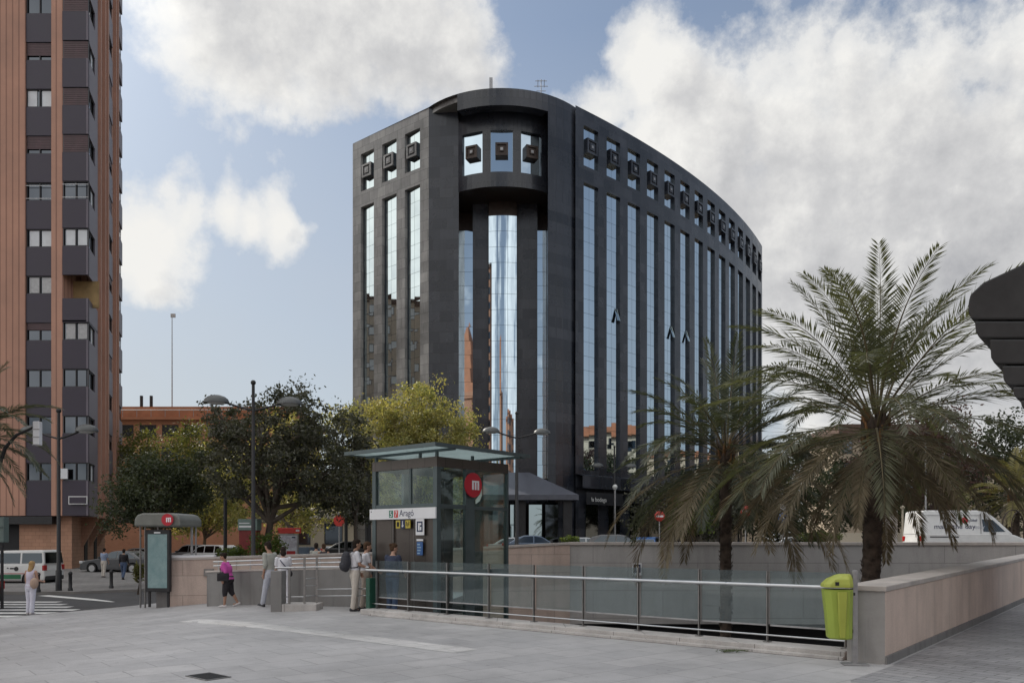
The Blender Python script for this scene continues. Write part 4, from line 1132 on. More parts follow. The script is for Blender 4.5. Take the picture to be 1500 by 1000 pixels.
vs = at(1.195, 2.15, .021); m.obox(vs @ Vector((0, 0, 0)), FR.to_3x3() @ Vector((.009, 0, 0)), FR.to_3x3() @ Vector((0, .035, 0)), FR.to_3x3() @ Vector((0, 0, .003))); m.ell(vs @ Vector((0, .05, 0)), .013, 8); m.build('wheelchair_symbol', white, lift)
m = MB(); plate(m, 1.29, 2.03, 1.46, 2.225, -.0, .02); plate(m, 1.32, 2.09, 1.34, 2.19, .0205, .024, 1); plate(m, 1.37, 2.07, 1.39, 2.16, .0205, .024, 1); plate(m, 1.41, 2.1, 1.43, 2.19, .0205, .024, 1); m.build('pictogram', [yellow_s, dark_int], lift)
m = MB(); plate(m, 1.66, 1.86, 1.94, 2.25, .0, .022); plate(m, 1.70, 1.94, 1.90, 2.19, .0225, .026, 1); plate(m, 1.75, 1.97, 1.80, 2.12, .0265, .03); plate(m, 1.75, 2.10, 1.86, 2.15, .0265, .03, 0); plate(m, 1.815, 1.98, 1.86, 2.06, .0265, .03, 0); m.build('lift_sign', [white, navy], lift)
m = MB(); plate(m, 1.68, 1.72, 1.90, 1.765, .0, .015, 1); plate(m, 1.69, 1.38, 1.89, 1.70, .0, .015); 
for k in range(4): plate(m, 1.71, 1.41 + k * .07, 1.80 + .02 * (k % 3), 1.44 + k * .07, .0155, .018, 2)
m.build('notice', [blue_s, white, pbr('pale_blue_print', (.25, .38, .5), .5)], lift)
# roof: frosted glass plate on stubs
m = MB()
q = [lp(-.5, -.55), lp(WL + .32, -.55), lp(WL + .32, WR + .18), lp(-.5, WR + .18)]
m.prism([v[:] for v in q], 3.90, 3.94); rf = m.build('roof', roof_glass, lift)
m = MB()
for (u0, v0, u1, v1) in ((-.55, -.60, WL + .37, -.55), (-.55, WR + .18, WL + .37, WR + .23), (-.55, -.55, -.5, WR + .18), (WL + .32, -.55, WL + .37, WR + .18)): lbar(m, u0, v0, u1, v1, 3.87, 3.96)
for v in (.05, WR - .15): lbar(m, -.5, v, WL + .32, v + .07, 3.84, 3.898)
m.build('roof_frame', green_steel, rf)
for u, v in ((.05, .05), (WL - .1, .05), (.05, WR - .2), (WL - .1, WR - .2), (.05, 1.3), (.62, .05)):
    m = MB(); lbar(m, u, v, u + .06, v + .06, 3.722, 3.84); m.build('roof_stub', green_steel, lift)
def mlogo(M, r, parent_or_name):
    """red disc with a white m, in matrix M (x right, y up, z out)"""
    m = MB(); n = 28
    pts = [(r * math.cos(2 * math.pi * k / n), r * 1.0 * math.sin(2 * math.pi * k / n)) for k in range(n)]
    m.xprism(pts, M, .03)
    R3 = M.to_3x3()
    def bar(x0, y0, x1, y1):
        c = M @ Vector(((x0 + x1) / 2, (y0 + y1) / 2, .033)); m.obox(c, R3 @ Vector(((x1 - x0) / 2, 0, 0)), R3 @ Vector((0, (y1 - y0) / 2, 0)), R3 @ Vector((0, 0, .004)), 1)
    for x in (-.18, .14, .46): bar((x) * r, -.38 * r, (x + .19) * r, .36 * r)
    bar(-.01 * r, .22 * r, .14 * r, .36 * r); bar(.33 * r, .22 * r, .46 * r, .36 * r)
    return m
c = lp(-.045, 1.20); Mx = frame((c.x, c.y, 3.10), (V.x, V.y, 0))
m = mlogo(Mx, .305, None)
m.xprism([(.10, -.34), (.26, -.2), (.30, -.06), (.31, -.22), (.24, -.36), (.10, -.44)], Mx @ Matrix.Translation((0, -.02, .0)), .028, 2)
m.build('metro_emblem', [red, white, pbr('pale_green_tail', (.5, .62, .56), .5)], lift)
# brown bulk behind: stair cover wall seen through the lift is the boundary wall

# ------------------------------------------------------------------ map kiosk at the stair head
kx = P(243, 880, 24.6); t = thing('metro_kiosk', 'grey metro entrance shelter with rounded roof, teal map panel and red m emblem', 'shelter', (kx.x, kx.y, gz(kx.x, kx.y)), R(-4))
hk = 2.92
m = MB()
xs = [(-.95, 2.52), (-.93, 2.75), (-.82, 2.88), (-.6, 2.93), (.6, 2.93), (.82, 2.88), (.95, 2.75), (.97, 2.52)]
m.xprism(xs, Matrix(((1, 0, 0, 0), (0, 0, -1, .9), (0, 1, 0, 0), (0, 0, 0, 1))), 1.45); m.build('roof', pbr('grey_shelter_roof', (.16, .165, .15), .5, .2), t, world=False, bevel=.05)
for x, y in ((-.82, -.35), (-.62, -.35), (-.82, .7), (.62, .7), (.82, .7), (.84, .42)):
    m = MB(); m.tube([(x, y, 0), (x, y, 2.53)], .032, 8); m.build('post', steel_dark if x < 0 else steel_grey, t, world=False)
m = MB()
for z in (.6, 1.05, 1.5, 1.95): m.tube([(.62, .7, z), (.84, .42, z)], .018, 6)
m.build('side_rung', steel_grey, t, world=False)
m = MB()
m.box(-.56, -.42, .5, .44, -.28, 2.42); m.box(-.5, -.36, .02, -.40, -.3, .5); m.box(.28, -.36, .02, .38, -.3, .5); mp = m.build('panel_case', black_iron, t, world=False, bevel=.02)
mm_, nt2, bb = newmat('pale_teal_map')
v = coord(nt2); vo = N(nt2, 'ShaderNodeTexVoronoi'); vo.feature = 'DISTANCE_TO_EDGE'; vo.inputs['Scale'].default_value = 5; nt2.links.new(v, vo.inputs['Vector'])
cl = mixc(nt2, ramp(nt2, vo.outputs['Distance'], [(.0, .5), (.03, 0)]), ramp(nt2, noise(nt2, v, 2.5, 4), [(.35, (.17, .27, .28)), (.65, (.235, .335, .34))]), (.14, .21, .23))
nt2.links.new(cl, bb.inputs['Base Color']); bb.inputs['Roughness'].default_value = .12
m = MB(); m.box(-.46, -.428, .62, .34, -.421, 2.28); m.build('map', mm_, mp, world=False)
m = MB(); m.box(-.2, -.427, 2.31, .06, -.421, 2.35); m.build('header_mark', white, mp, world=False)
m = mlogo(frame((.50, -.62, 2.72), (1, 0, 0)) @ Matrix.Diagonal((1.3, 1, 1, 1)), .185, None); m.build('metro_emblem', [red, white], t, world=False)

t.scale = (.77, 1, 1)

# ------------------------------------------------------------------ litter bin on its post
lime = pbr('lime_green_plastic', (.30, .38, .06), .42, var=.1, scale=2, spec=.4)
lime2 = pbr('yellow_green_plastic', (.36, .40, .07), .45, var=.1, scale=2, spec=.4)
bp = P(1252, 974, 10.98)
t = thing('litter_bin', 'lime green plastic litter bin hung on a grey steel post by the parapet', 'litter bin', (bp.x, bp.y, 0), math.atan2(-.18, 1))
m = MB(); m.box(-.035, -.03, .0, .035, .03, 1.32); m.box(-.17, -.12, .002, .17, .12, .02); m.build('post', steel_grey, t, world=False, bevel=.006)
def bin_sec(z, x0, x1, d): # plan section left of the post
    return [(x0 + .02, -d * .55), (x0 + .09, -d), (x1 - .06, -d), (x1, -d * .6), (x1, d * .6), (x1 - .06, d), (x0 + .09, d), (x0 + .02, d * .55)]
def loft_sec(m, secs, mm=0):
    k = len(secs[0][1]); vs = [(x, y, z) for z, s in secs for x, y in s]
    fs = [(i * k + j, i * k + (j + 1) % k, (i + 1) * k + (j + 1) % k, (i + 1) * k + j) for i in range(len(secs) - 1) for j in range(k)]
    m.add(vs, fs, mm); m.add(vs[:k], [tuple(range(k - 1, -1, -1))], mm); m.add(vs[-k:], [tuple(range(k))], mm)
m = MB(); loft_sec(m, [(.36, bin_sec(0, -.36, -.055, .13)), (.38, bin_sec(0, -.385, -.05, .15)), (.7, bin_sec(0, -.41, -.05, .17)), (1.04, bin_sec(0, -.445, -.045, .19)), (1.055, bin_sec(0, -.455, -.045, .197))]); m.build('bucket', lime, t, world=False, bevel=.012)
m = MB()
for x0, x1 in ((-.255, -.15),):
    m.add([(x0 + .015, -.136, .39), (x1, -.136, .39), (x1 + .01, -.212, 1.03), (x0 - .02, -.212, 1.03), (x0 + .03, -.165, .39), (x1 - .012, -.165, .39), (x1 - .005, -.232, 1.03), (x0 - .0, -.232, 1.03)], [(4, 5, 6, 7), (0, 4, 7, 3), (5, 1, 2, 6), (7, 6, 2, 3), (0, 1, 5, 4)])
m.build('front_rib', lime2, t, world=False)
m = MB(); loft_sec(m, [(1.085, bin_sec(0, -.46, -.045, .2)), (1.13, bin_sec(0, -.45, -.045, .2)), (1.20, bin_sec(0, -.38, -.05, .18)), (1.255, bin_sec(0, -.27, -.06, .12)), (1.27, bin_sec(0, -.22, -.07, .08))]); m.build('lid', lime2, t, world=False, bevel=.01)
m = MB(); m.box(-.30, -.203, 1.115, -.25, -.196, 1.165); m.box(-.06, -.2, .98, -.04, -.17, 1.02); m.box(-.05, -.06, .45, -.034, .06, .5); m.box(-.05, -.06, 1.0, -.034, .06, 1.06); m.build('lock', black_iron, t, world=False)
# a weed in the joint by the kerb
t = thing('weed', 'small green weed growing in the joint at the foot of the kerb', 'weed', (P(1070, 955, 12.2).x, 12.15, 0))
rw = random.Random(3); m = MB()
for k in range(120):
    x = rw.gauss(0, .12); y = rw.gauss(0, .03); a = rw.uniform(0, 6.28); l = rw.uniform(.025, .06); z = rw.uniform(.0, .035)
    m.add([(x, y, z), (x + math.cos(a) * l - math.sin(a) * .012, y + math.sin(a) * l * .6, z + .02), (x + math.cos(a) * l * 1.6, y + math.sin(a) * l, z + .012), (x + math.cos(a) * l + math.sin(a) * .012, y + math.sin(a) * l * .6 + .01, z + .02)], [(0, 1, 2, 3)])
m.build('leaves', leafmat('weed_leaf', [(.05, .08, .025), (.09, .11, .04)], .2), t, world=False, uv=False)

# ------------------------------------------------------------------ the dark stepped canopy at the right edge
Yc = 12.0
t = thing('stepped_canopy', 'dark stepped bronze canopy tip jutting in at the right edge', 'canopy', (10.5, 13, 0))
black_br = pbr('blackened_bronze', (.035, .034, .033), .42, .3, var=.35, scale=1.5)
lay = [(1418, 468, 1.0, (1500, 384)), (1428, 496, .8, None), (1449, 534, .55, None), (1466, 566, .5, None), (1480, 586, .4, None), (1490, 602, .3, None)]
zprev = None
tops = [None, 470, 497, 536, 567, 587]
for k, (px, pyb, ov, tp_) in enumerate(lay):
    x0 = P(px, 500, Yc).x; zb = P(px, pyb, Yc).z; zt = P(px, tops[k], Yc).z - .002 if tops[k] else None
    m = MB(); y0, y1 = Yc - .02 * k, Yc + 5
    if k == 0:
        z1 = P(1421, 428, Yc).z; pts = [(x0, zb + .12), (x0 + .05, zb), (x0 + 6, zb), (x0 + 6, z1 + 3.4), (P(1500, 385, Yc).x, P(1500, 385, Yc).z), (P(1440, 413, Yc).x, P(1440, 413, Yc).z), (x0 + .03, z1 - .03), (x0 - .0, z1 - .2)]
    else:
        r_ = min(.1, (zt - zb) * .4); pts = [(x0, zb + r_), (x0 + r_ * .6, zb), (x0 + 5, zb), (x0 + 5, zt), (x0 - .02, zt)]
    m.xprism(pts, Matrix(((1, 0, .638, 0), (0, 0, .77, y0), (0, 1, 0, 0), (0, 0, 0, 1))), 6)
    m.build('layer', black_br, t, bevel=.03)
m = MB(); m.box(13.2, 14, -.2, 14.4, 16, P(1490, 601, Yc).z); m.build('column', black_br, t)
# ------------------------------------------------------------------ vegetation
def leafmesh(centers, size, r, name, mats, up=.3, aspect=.5, mi=None, inv=None):
    n = len(centers); c = np.array(centers)
    a = r.normal(size=(n, 3)); a /= np.linalg.norm(a, axis=1)[:, None]
    a[:, 2] -= up * .5; a /= np.linalg.norm(a, axis=1)[:, None]
    b = np.cross(a, r.normal(size=(n, 3))); b /= np.linalg.norm(b, axis=1)[:, None]
    nn = np.cross(a, b)
    s = size * r.uniform(.6, 1.35, size=(n, 1))
    v = np.empty((n, 4, 3)); v[:, 0] = c - a * s * .5; v[:, 1] = c + b * s * aspect * .5 + nn * s * .06; v[:, 2] = c + a * s * .5; v[:, 3] = c - b * s * aspect * .5 + nn * s * .06
    return rawmesh(name, v.reshape(-1, 3), 4, mats, mi)
def rawmesh(name, v, k, mats, mi=None):
    me = bpy.data.meshes.new(name); n = len(v) // k
    me.vertices.add(len(v)); me.vertices.foreach_set('co', np.ascontiguousarray(v, dtype=np.float32).ravel())
    me.loops.add(n * k); me.loops.foreach_set('vertex_index', np.arange(n * k, dtype=np.int32))
    me.polygons.add(n); me.polygons.foreach_set('loop_start', np.arange(0, n * k, k, dtype=np.int32))
    if mi is not None: me.polygons.foreach_set('material_index', np.asarray(mi, dtype=np.int32))
    me.update(calc_edges=True); me.validate()
    for mt in (mats if isinstance(mats, (list, tuple)) else [mats]): me.materials.append(mt)
    return me
bark = pbr('grey_brown_bark', (.075, .06, .048), .9, var=.35, scale=3, bmp=.8, bscale=18)
bark_pale = pbr('pale_bark', (.17, .14, .11), .9, var=.35, scale=3, bmp=.6, bscale=12)
L_dark = leafmat('dark_evergreen_leaf', [(.045, .048, .034), (.078, .08, .058), (.13, .126, .098)], .3, .4)
L_mid = leafmat('olive_leaf', [(.08, .09, .03), (.13, .13, .05), (.19, .17, .07)], .4)
L_yel = leafmat('autumn_yellow_leaf', [(.12, .145, .055), (.24, .26, .095), (.38, .37, .15), (.33, .29, .14), (.18, .205, .085)], .45, tcol=(1.3, 1.2, .6))
L_pur = leafmat('purple_brown_leaf', [(.065, .05, .042), (.11, .07, .062), (.18, .09, .10)], .3)
L_grn = leafmat('fresh_green_leaf', [(.05, .075, .018), (.09, .125, .03), (.14, .16, .05)], .4)
L_deep = leafmat('deep_green_leaf', [(.036, .048, .028), (.06, .072, .042), (.095, .105, .064)], .32)
def tree(name, label, base, trunk_h, lobes, nclump, per, lsize, lm, seed, tr=.18, lean=(0, 0), bm=None, cr=.5, group=None, cat='tree', nlimb=9, shell=.35, up=.3):
    """lobes: (x, y, z, rx, ry, rz) relative to the base"""
    r = np.random.default_rng(seed); rr = random.Random(seed)
    t = thing(name, label, cat, base, 0, group)
    vol = np.array([l[3] * l[4] * l[5] for l in lobes]) ** .8; vol /= vol.sum()
    cl = []
    for k in range(nclump):
        l = lobes[r.choice(len(lobes), p=vol)]
        d = r.normal(size=3); d /= np.linalg.norm(d); q = shell + (1.05 - shell) * r.random() ** .6
        p = np.array(l[:3]) + d * q * np.array(l[3:])
        cl.append(p)
    cl = np.array(cl)
    nper = r.poisson(per * r.uniform(.35, 1.5, size=nclump))
    idx = np.repeat(np.arange(nclump), nper)
    sc = cr * r.uniform(.6, 1.3, size=nclump)[idx][:, None]
    pts = cl[idx] + r.normal(size=(len(idx), 3)) * sc * np.array([.5, .5, .38])
    pts = pts[pts[:, 2] > .15]
    link('crown', leafmesh(pts, lsize, r, 'crown', lm, up), t)
    m = MB(); tx, ty = lean
    k = 5; tp_ = [Vector((tx * (i / k) ** 1.4 + rr.uniform(-.05, .05) * (i > 0), ty * (i / k) ** 1.4, -.3 + (trunk_h + .3) * i / k)) for i in range(k + 1)]
    m.tube(tp_, [tr * (1.25 if i == 0 else 1 - .1 * i) for i in range(k + 1)], 8)
    for i in range(nlimb):
        e = Vector(cl[rr.randrange(nclump)]); s = tp_[-1 - (i % 2)] + Vector((0, 0, .05)); md = s.lerp(e, .5) + Vector((rr.uniform(-.3, .3), rr.uniform(-.3, .3), rr.uniform(.0, .5)))
        m.tube([s, md, e], [tr * .5, tr * .3, tr * .1], 5)
        for q in range(3):
            e2 = Vector(cl[rr.randrange(nclump)])
            if (e2 - md).length < 3.2: m.tube([md, md.lerp(e2, .6) + Vector((0, 0, .15)), e2], [tr * .22, tr * .14, tr * .05], 4)
    m.build('trunk', bm or bark, t, world=False, uv=False)
    return t
def B(px, Y): x = (px - 750) / F * Y; return (x, Y, gz(x, Y) - .02)
def rel(px, py, Y, b): p = P(px, py, Y); return (p.x - b[0], 0, p.z - b[2])
def lobes_px(ls, Y, b, dy=1.0):
    out = []
    for px, py, rx, rz in ls:
        x, _, z = rel(px, py, Y, b); out.append((x, (random.Random(px).random() - .5) * 1.5, z, rx / F * Y, rx / F * Y * dy, rz / F * Y))
    return out
b = B(385, 38); tree('evergreen_tree', 'big dark evergreen tree with a leaning trunk behind the couple', b, 3.4, lobes_px([(400, 640, 70, 60), (345, 620, 45, 45), (440, 615, 55, 45), (470, 670, 55, 60), (330, 680, 45, 55), (400, 700, 90, 45), (430, 580, 18, 22), (480, 720, 55, 40)], 38, b), 300, 78, .18, L_dark, 4, .26, (.55, 0), cr=.44, nlimb=16)
b = B(222, 39); tree('evergreen_tree', 'dense dark tree hanging over the metro kiosk', b, 2.6, lobes_px([(225, 715, 60, 45), (190, 745, 36, 36), (262, 735, 42, 42), (285, 700, 34, 38), (225, 690, 36, 30)], 39, b), 190, 90, .17, L_deep, 7, .2, (.2, 0), cr=.6)
b = B(612, 49); tree('plane_tree', 'yellowing autumn plane tree in front of the office block, above the lift roof', b, 3.2, lobes_px([(627, 590, 32, 42), (580, 625, 45, 45), (650, 630, 46, 45), (540, 625, 38, 42), (600, 690, 85, 60), (682, 650, 24, 36), (605, 610, 40, 40)], 49, b), 430, 90, .175, L_yel, 9, .22, (.2, 0), cr=.55, nlimb=14)
b = B(522, 41.5); tree('evergreen_tree', 'dark tree between the couple and the lift, left of the yellow tree', b, 2.7, lobes_px([(508, 670, 36, 75), (495, 720, 38, 40), (520, 725, 24, 45)], 41.5, b), 140, 100, .17, L_dark, 12, .16, cr=.6)
b = B(235, 66); tree('plane_tree', 'olive green tree with sunlit top in front of the orange block', b, 3.6, lobes_px([(225, 672, 55, 40), (285, 655, 36, 38), (190, 690, 40, 40), (300, 700, 45, 50)], 66, b), 210, 80, .24, L_mid, 14, .22, cr=.9)
b = B(425, 62); tree('plane_tree', 'tall yellow green tree in sun behind the big dark evergreen', b, 3.6, lobes_px([(425, 660, 50, 60), (460, 730, 50, 50), (350, 715, 40, 60), (495, 640, 35, 50)], 62, b), 200, 55, .30, L_yel, 16, .24, cr=.9, bm=bark_pale)
b = B(592, 60); tree('plane_tree', 'olive tree seen through the glass of the metro lift', b, 3.0, lobes_px([(585, 700, 60, 60), (640, 710, 50, 60)], 60, b), 200, 60, .28, L_yel, 17, .2, cr=.8)
b = B(300, 78); tree('plane_tree', 'yellow green tree filling the gap between the kiosk and the big dark evergreen', b, 2.6, lobes_px([(300, 720, 45, 60), (335, 740, 40, 45), (265, 735, 40, 45)], 78, b), 150, 55, .36, L_yel, 18, .24, cr=1.1, bm=bark_pale)
b = B(480, 80); tree('plane_tree', 'low yellow tree in sun behind the poster stand', b, 2.2, lobes_px([(470, 740, 45, 40), (520, 730, 40, 50), (430, 745, 40, 35)], 80, b), 140, 55, .36, L_yel, 19, .22, cr=1.1)
# right-hand side, beyond the pit
far = [('dark_tree', 'tall dark green tree at the far right behind the white van', 1455, 76, [(1455, 660, 60, 55), (1500, 640, 50, 50), (1420, 700, 55, 60), (1490, 720, 60, 60)], L_deep, 21, 200, 60),
       ('bougainvillea', 'dark purplish flowering tree right of the palm crown', 1340, 70, [(1330, 650, 70, 50), (1380, 630, 50, 45), (1300, 700, 55, 60), (1385, 700, 55, 60), (1345, 740, 60, 40)], L_pur, 22, 230, 60),
       ('dark_tree', 'dark tree between the two big palms, beyond the grey wall', 1180, 72, [(1180, 690, 60, 60), (1130, 710, 50, 60), (1220, 720, 55, 50)], L_deep, 23, 170, 60),
       ('dark_tree', 'dark bushy tree left of the second palm, against the curved facade', 1085, 66, [(1080, 720, 60, 50), (1040, 740, 45, 40), (960, 745, 45, 35)], L_dark, 24, 150, 60),
       ('street_tree', 'small yellow green tree beside the no entry signs', 1012, 56, [(1012, 742, 24, 34), (1000, 765, 20, 18), (1026, 756, 16, 22)], L_grn, 25, 70, 55),
       ('dark_tree', 'dark tree behind the main palm trunk', 1270, 64, [(1265, 720, 60, 45), (1235, 750, 40, 30), (1300, 755, 40, 28)], L_deep, 26, 130, 60)]
for nm, lab, px, Y, ls, lm, sd, nc, per in far:
    b = B(px, Y); tree(nm, lab, b, max(1.2, (790 - max(l[1] for l in ls)) / F * Y * .7 + 1), lobes_px(ls, Y, b), nc, per, .0042 * Y, lm, sd, .16, cr=.013 * Y, nlimb=8, group='trees beyond the station pit' if nm == 'dark_tree' else None)
for nm, lab, px, Y, ls, lm, sd in (('dark_tree', 'dark tree behind the blue round sign, between the two big palms', 1140, 84, [(1140, 720, 50, 60), (1110, 750, 40, 40)], L_deep, 51), ('dark_tree', 'dark tree behind the garden wall, right of the main palm trunk', 1320, 86, [(1320, 715, 55, 60), (1370, 740, 45, 45), (1280, 740, 40, 45)], L_deep, 52),
                                 ('dark_tree', 'dark tree behind the low no entry sign, at the foot of the curved facade', 985, 74, [(985, 745, 40, 40), (1040, 750, 36, 36)], L_dark, 53)):
    b = B(px, Y); tree(nm, lab, b, 1.6, lobes_px(ls, Y, b), 150, 60, .0042 * Y, lm, sd, .16, cr=.013 * Y, nlimb=8, group='trees beyond the station pit')
r = np.random.default_rng(77); n = 26000
xs = r.uniform(24, 150, n); hh = 7.5 + 2.5 * np.sin(xs * .21) + 1.6 * np.sin(xs * .57 + 1); zz = hh * r.random(n) ** .55 + r.normal(0, .35, n)
w_ = link('distant_wood', leafmesh(np.stack([xs, 136 + r.normal(0, 2.2, n), zz + .4], 1), .85, r, 'distant_wood', L_deep)); w_['kind'] = 'stuff'; w_['label'] = 'far belt of dark trees closing the horizon at the right'
# shrubs and hedges
def shrub(name, label, px, py, Y, rx, rz, lm, seed, n=22, per=50, cat='shrub', lsz=.1):
    b = B(px, Y); p = rel(px, py, Y, b)
    r = np.random.default_rng(seed); t = thing(name, label, cat, b)
    d = r.normal(size=(n * per, 3)); d /= np.linalg.norm(d, axis=1)[:, None]
    q = r.random((n * per, 1)) ** .4
    pts = np.array([0, 0, p[2]]) + d * q * np.array([rx / F * Y, rx / F * Y * .6, rz / F * Y]) * (1 + .25 * np.sin(d[:, :1] * 7 + seed))
    link('foliage', leafmesh(pts[pts[:, 2] > 0], lsz, r, 'foliage', lm), t)
    m = MB()
    for k in range(6):
        m.tube([(r.uniform(-.1, .1), 0, -.1), tuple(pts[int(r.integers(len(pts)))])], [.03, .01], 4)
    m.build('stems', bark, t, world=False, uv=False)
shrub('shrub', 'green bush at the foot of the big dark tree', 392, 800, 35.5, 30, 22, L_grn, 31, 30, 60, lsz=.13)
shrub('shrub', 'low green plants left of the red booth', 345, 812, 36, 26, 12, L_grn, 32, 24, 60, lsz=.12)
shrub('hedge', 'bright green clipped hedge beyond the pit wall, left of the main palm trunk', 1200, 786, 52, 28, 9, L_grn, 33, 40, 60, 'hedge', .16)
shrub('hedge', 'small bright hedge at the corner of the pink and grey pit walls', 835, 790, 52, 14, 6, L_grn, 34, 20, 50, 'hedge', .14)
shrub('shrub', 'dry plant beside the kiosk posts', 203, 838, 33.5, 9, 14, L_mid, 35, 14, 40, lsz=.12)

# palms
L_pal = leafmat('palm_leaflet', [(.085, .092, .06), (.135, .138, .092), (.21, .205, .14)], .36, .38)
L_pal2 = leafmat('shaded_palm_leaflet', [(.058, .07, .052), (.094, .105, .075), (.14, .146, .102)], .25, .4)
L_dry = leafmat('dry_palm_leaflet', [(.12, .10, .065), (.19, .16, .105), (.27, .23, .155)], .25, .6, (1.2, 1.0, .7))
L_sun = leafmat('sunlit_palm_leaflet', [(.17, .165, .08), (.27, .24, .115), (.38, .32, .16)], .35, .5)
stalk = pbr('palm_stalk', (.16, .13, .07), .6, var=.25, scale=3)
stalk_o = pbr('orange_palm_sheath', (.19, .095, .035), .7, var=.3, scale=3)
palm_bark = pbr('palm_bark', (.075, .055, .042), .95, var=.5, scale=5, bmp=1, bscale=14)
def frond(V_, I_, ra, org, az, e0, length, droop, nl, r, lmat, ll=.54, wid=.034, twist=0, curl=1.5):
    """adds leaflets to V_ and returns the rachis points"""
    k = 22; p = Vector(org); pts = [p.copy()]; tans = []
    for i in range(k):
        t = (i + .5) / k; e = e0 - droop * t ** curl
        a2 = az + twist * t
        d = Vector((math.cos(a2) * math.cos(e), math.sin(a2) * math.cos(e), math.sin(e)))
        p = p + d * (length / k); pts.append(p.copy()); tans.append(d)
    tans.append(tans[-1])
    for s in (-1, 1):
        for j in range(nl):
            t = .20 + .80 * (j + r.random() * .6) / nl
            i = min(k - 1, int(t * k)); q = pts[i].lerp(pts[i + 1], t * k - i); T = tans[i]
            sd = T.cross(Vector((0, 0, 1)))
            if sd.length < .05: sd = Vector((-math.sin(az), math.cos(az), 0))
            sd.normalize(); upv = sd.cross(T)
            fwd = .55 + .75 * t + r.uniform(-.12, .12)
            D = (T * fwd + sd * s * (1.0 - .25 * t) + upv * r.uniform(.05, .45)).normalized()
            D = (D + Vector((0, 0, -1)) * r.uniform(.05, .25)).normalized()
            l = ll * length / 3.6 * (math.sin(math.pi * min(1, .22 + .74 * t)) ** .7 + .15) * r.uniform(.8, 1.12)
            wv = D.cross(upv).normalized() * wid * .5 if r.random() < .7 else (D.cross(upv).normalized() + upv * r.uniform(-.8, .8)) * wid * .5
            m1 = q + D * l * .45 - Vector((0, 0, l * .02)); tip = q + D * l - Vector((0, 0, l * .10))
            V_.extend([q, m1 + wv, tip, m1 - wv]); I_.append(lmat)
    return pts
def palm(name, label, base, crown_z, trunk_r, fr, seed, mats, lean=(0, 0), group=None, nl=64, wid=.034, nstub=46):
    """fr: list of (count, elev0, elev1, len0, len1, droop0, droop1, mat index)"""
    r = random.Random(seed); t = thing(name, label, 'palm tree', base, 0, group)
    cz = crown_z - base[2]; top = Vector((lean[0], lean[1], cz))
    V_ = []; I_ = []; st = MB()
    for (cnt, ea, eb, la, lb, da, db, mi) in fr:
        for i in range(cnt):
            az = 2 * math.pi * (i + r.random() * .8) / cnt + r.random() * .5
            if isinstance(ea, list): az, e0, ln, dr = ea[i]
            else: e0 = R(r.uniform(ea, eb)); ln = r.uniform(la, lb); dr = R(r.uniform(da, db))
            o = top + Vector((math.cos(az) * .12, math.sin(az) * .12, -.35 * (1 - e0) + r.uniform(-.1, .1)))
            pts = frond(V_, I_, 0, o, az, e0, ln, dr, nl, r, mi, wid=wid, twist=r.uniform(-.25, .25))
            st.tube(pts[::2], [.034 - .0028 * q for q in range(len(pts[::2]))], 5, 0, flat=.5)
    c = link('crown', rawmesh('crown', np.array([tuple(v) for v in V_]), 4, mats, I_), t)
    st.build('stalks', [stalk, stalk_o], t, world=False, uv=False)
    m = MB(); k = int(cz / .11); prof = []
    pts = []; rad = []
    for i in range(k + 1):
        f = i / k; pts.append((lean[0] * f ** 1.3, lean[1] * f ** 1.3, cz * f - .1)); rad.append(trunk_r * (1.0 + .10 * (i % 2) + .25 * max(0, 1 - f * 8)) * (1.0 + .25 * max(0, (f - .85) / .15)))
    m.tube(pts, rad, 12)
    for i in range(int(cz * 55)):     # old leaf bases
        f = r.random(); a = r.random() * 6.283; z = cz * f; rr_ = trunk_r * 1.05
        cc = Vector((lean[0] * f ** 1.3 + math.cos(a) * rr_, lean[1] * f ** 1.3 + math.sin(a) * rr_, z))
        o = Vector((math.cos(a), math.sin(a), 0)); s_ = Vector((-math.sin(a), math.cos(a), 0))
        m.add([cc - s_ * .06, cc + s_ * .06, cc + o * .045 + Vector((0, 0, .07)) + s_ * .025, cc + o * .045 + Vector((0, 0, .07)) - s_ * .025, cc + Vector((0, 0, .08))], [(0, 1, 2, 3), (3, 2, 4)])
    for i in range(nstub):      # cut stubs and sheaths under the crown
        a = r.random() * 6.283; z = cz - .75 + r.random() * .75; rr_ = trunk_r * 1.1; f = z / cz
        cc = Vector((lean[0] * f ** 1.3 + math.cos(a) * rr_, lean[1] * f ** 1.3 + math.sin(a) * rr_, z)); o = Vector((math.cos(a), math.sin(a), 0))
        m.tube([cc - o * .05, cc + o * .07 + Vector((0, 0, .13)), cc + o * .10 + Vector((0, 0, .32))], [.05, .04, .018], 5, 1 if r.random() < .5 else 0)
    m.build('trunk', [palm_bark, stalk_o], t, world=False, uv=False)
    return t
bx = P(1267, 850, 18).x; cx = P(1284, 604, 18).x
palm('palm_tree', 'tall date palm with a wide feathery crown, right of the litter bin', (bx, 18, -4.5), P(0, 610, 18).z, .19,
     [(9, 66, 86, 3.3, 3.9, 20, 52, 0), (15, 42, 64, 3.8, 4.4, 36, 66, 0), (14, 16, 38, 4.0, 4.7, 46, 72, 0), (13, -6, 14, 3.9, 4.6, 54, 76, 0), (11, -26, -6, 3.5, 4.5, 48, 64, 2), (7, -48, -35, 2.4, 3.3, 35, 45, 2)], 41, [L_pal, L_pal2, L_dry], (cx - bx, 0), nl=74, wid=.029)
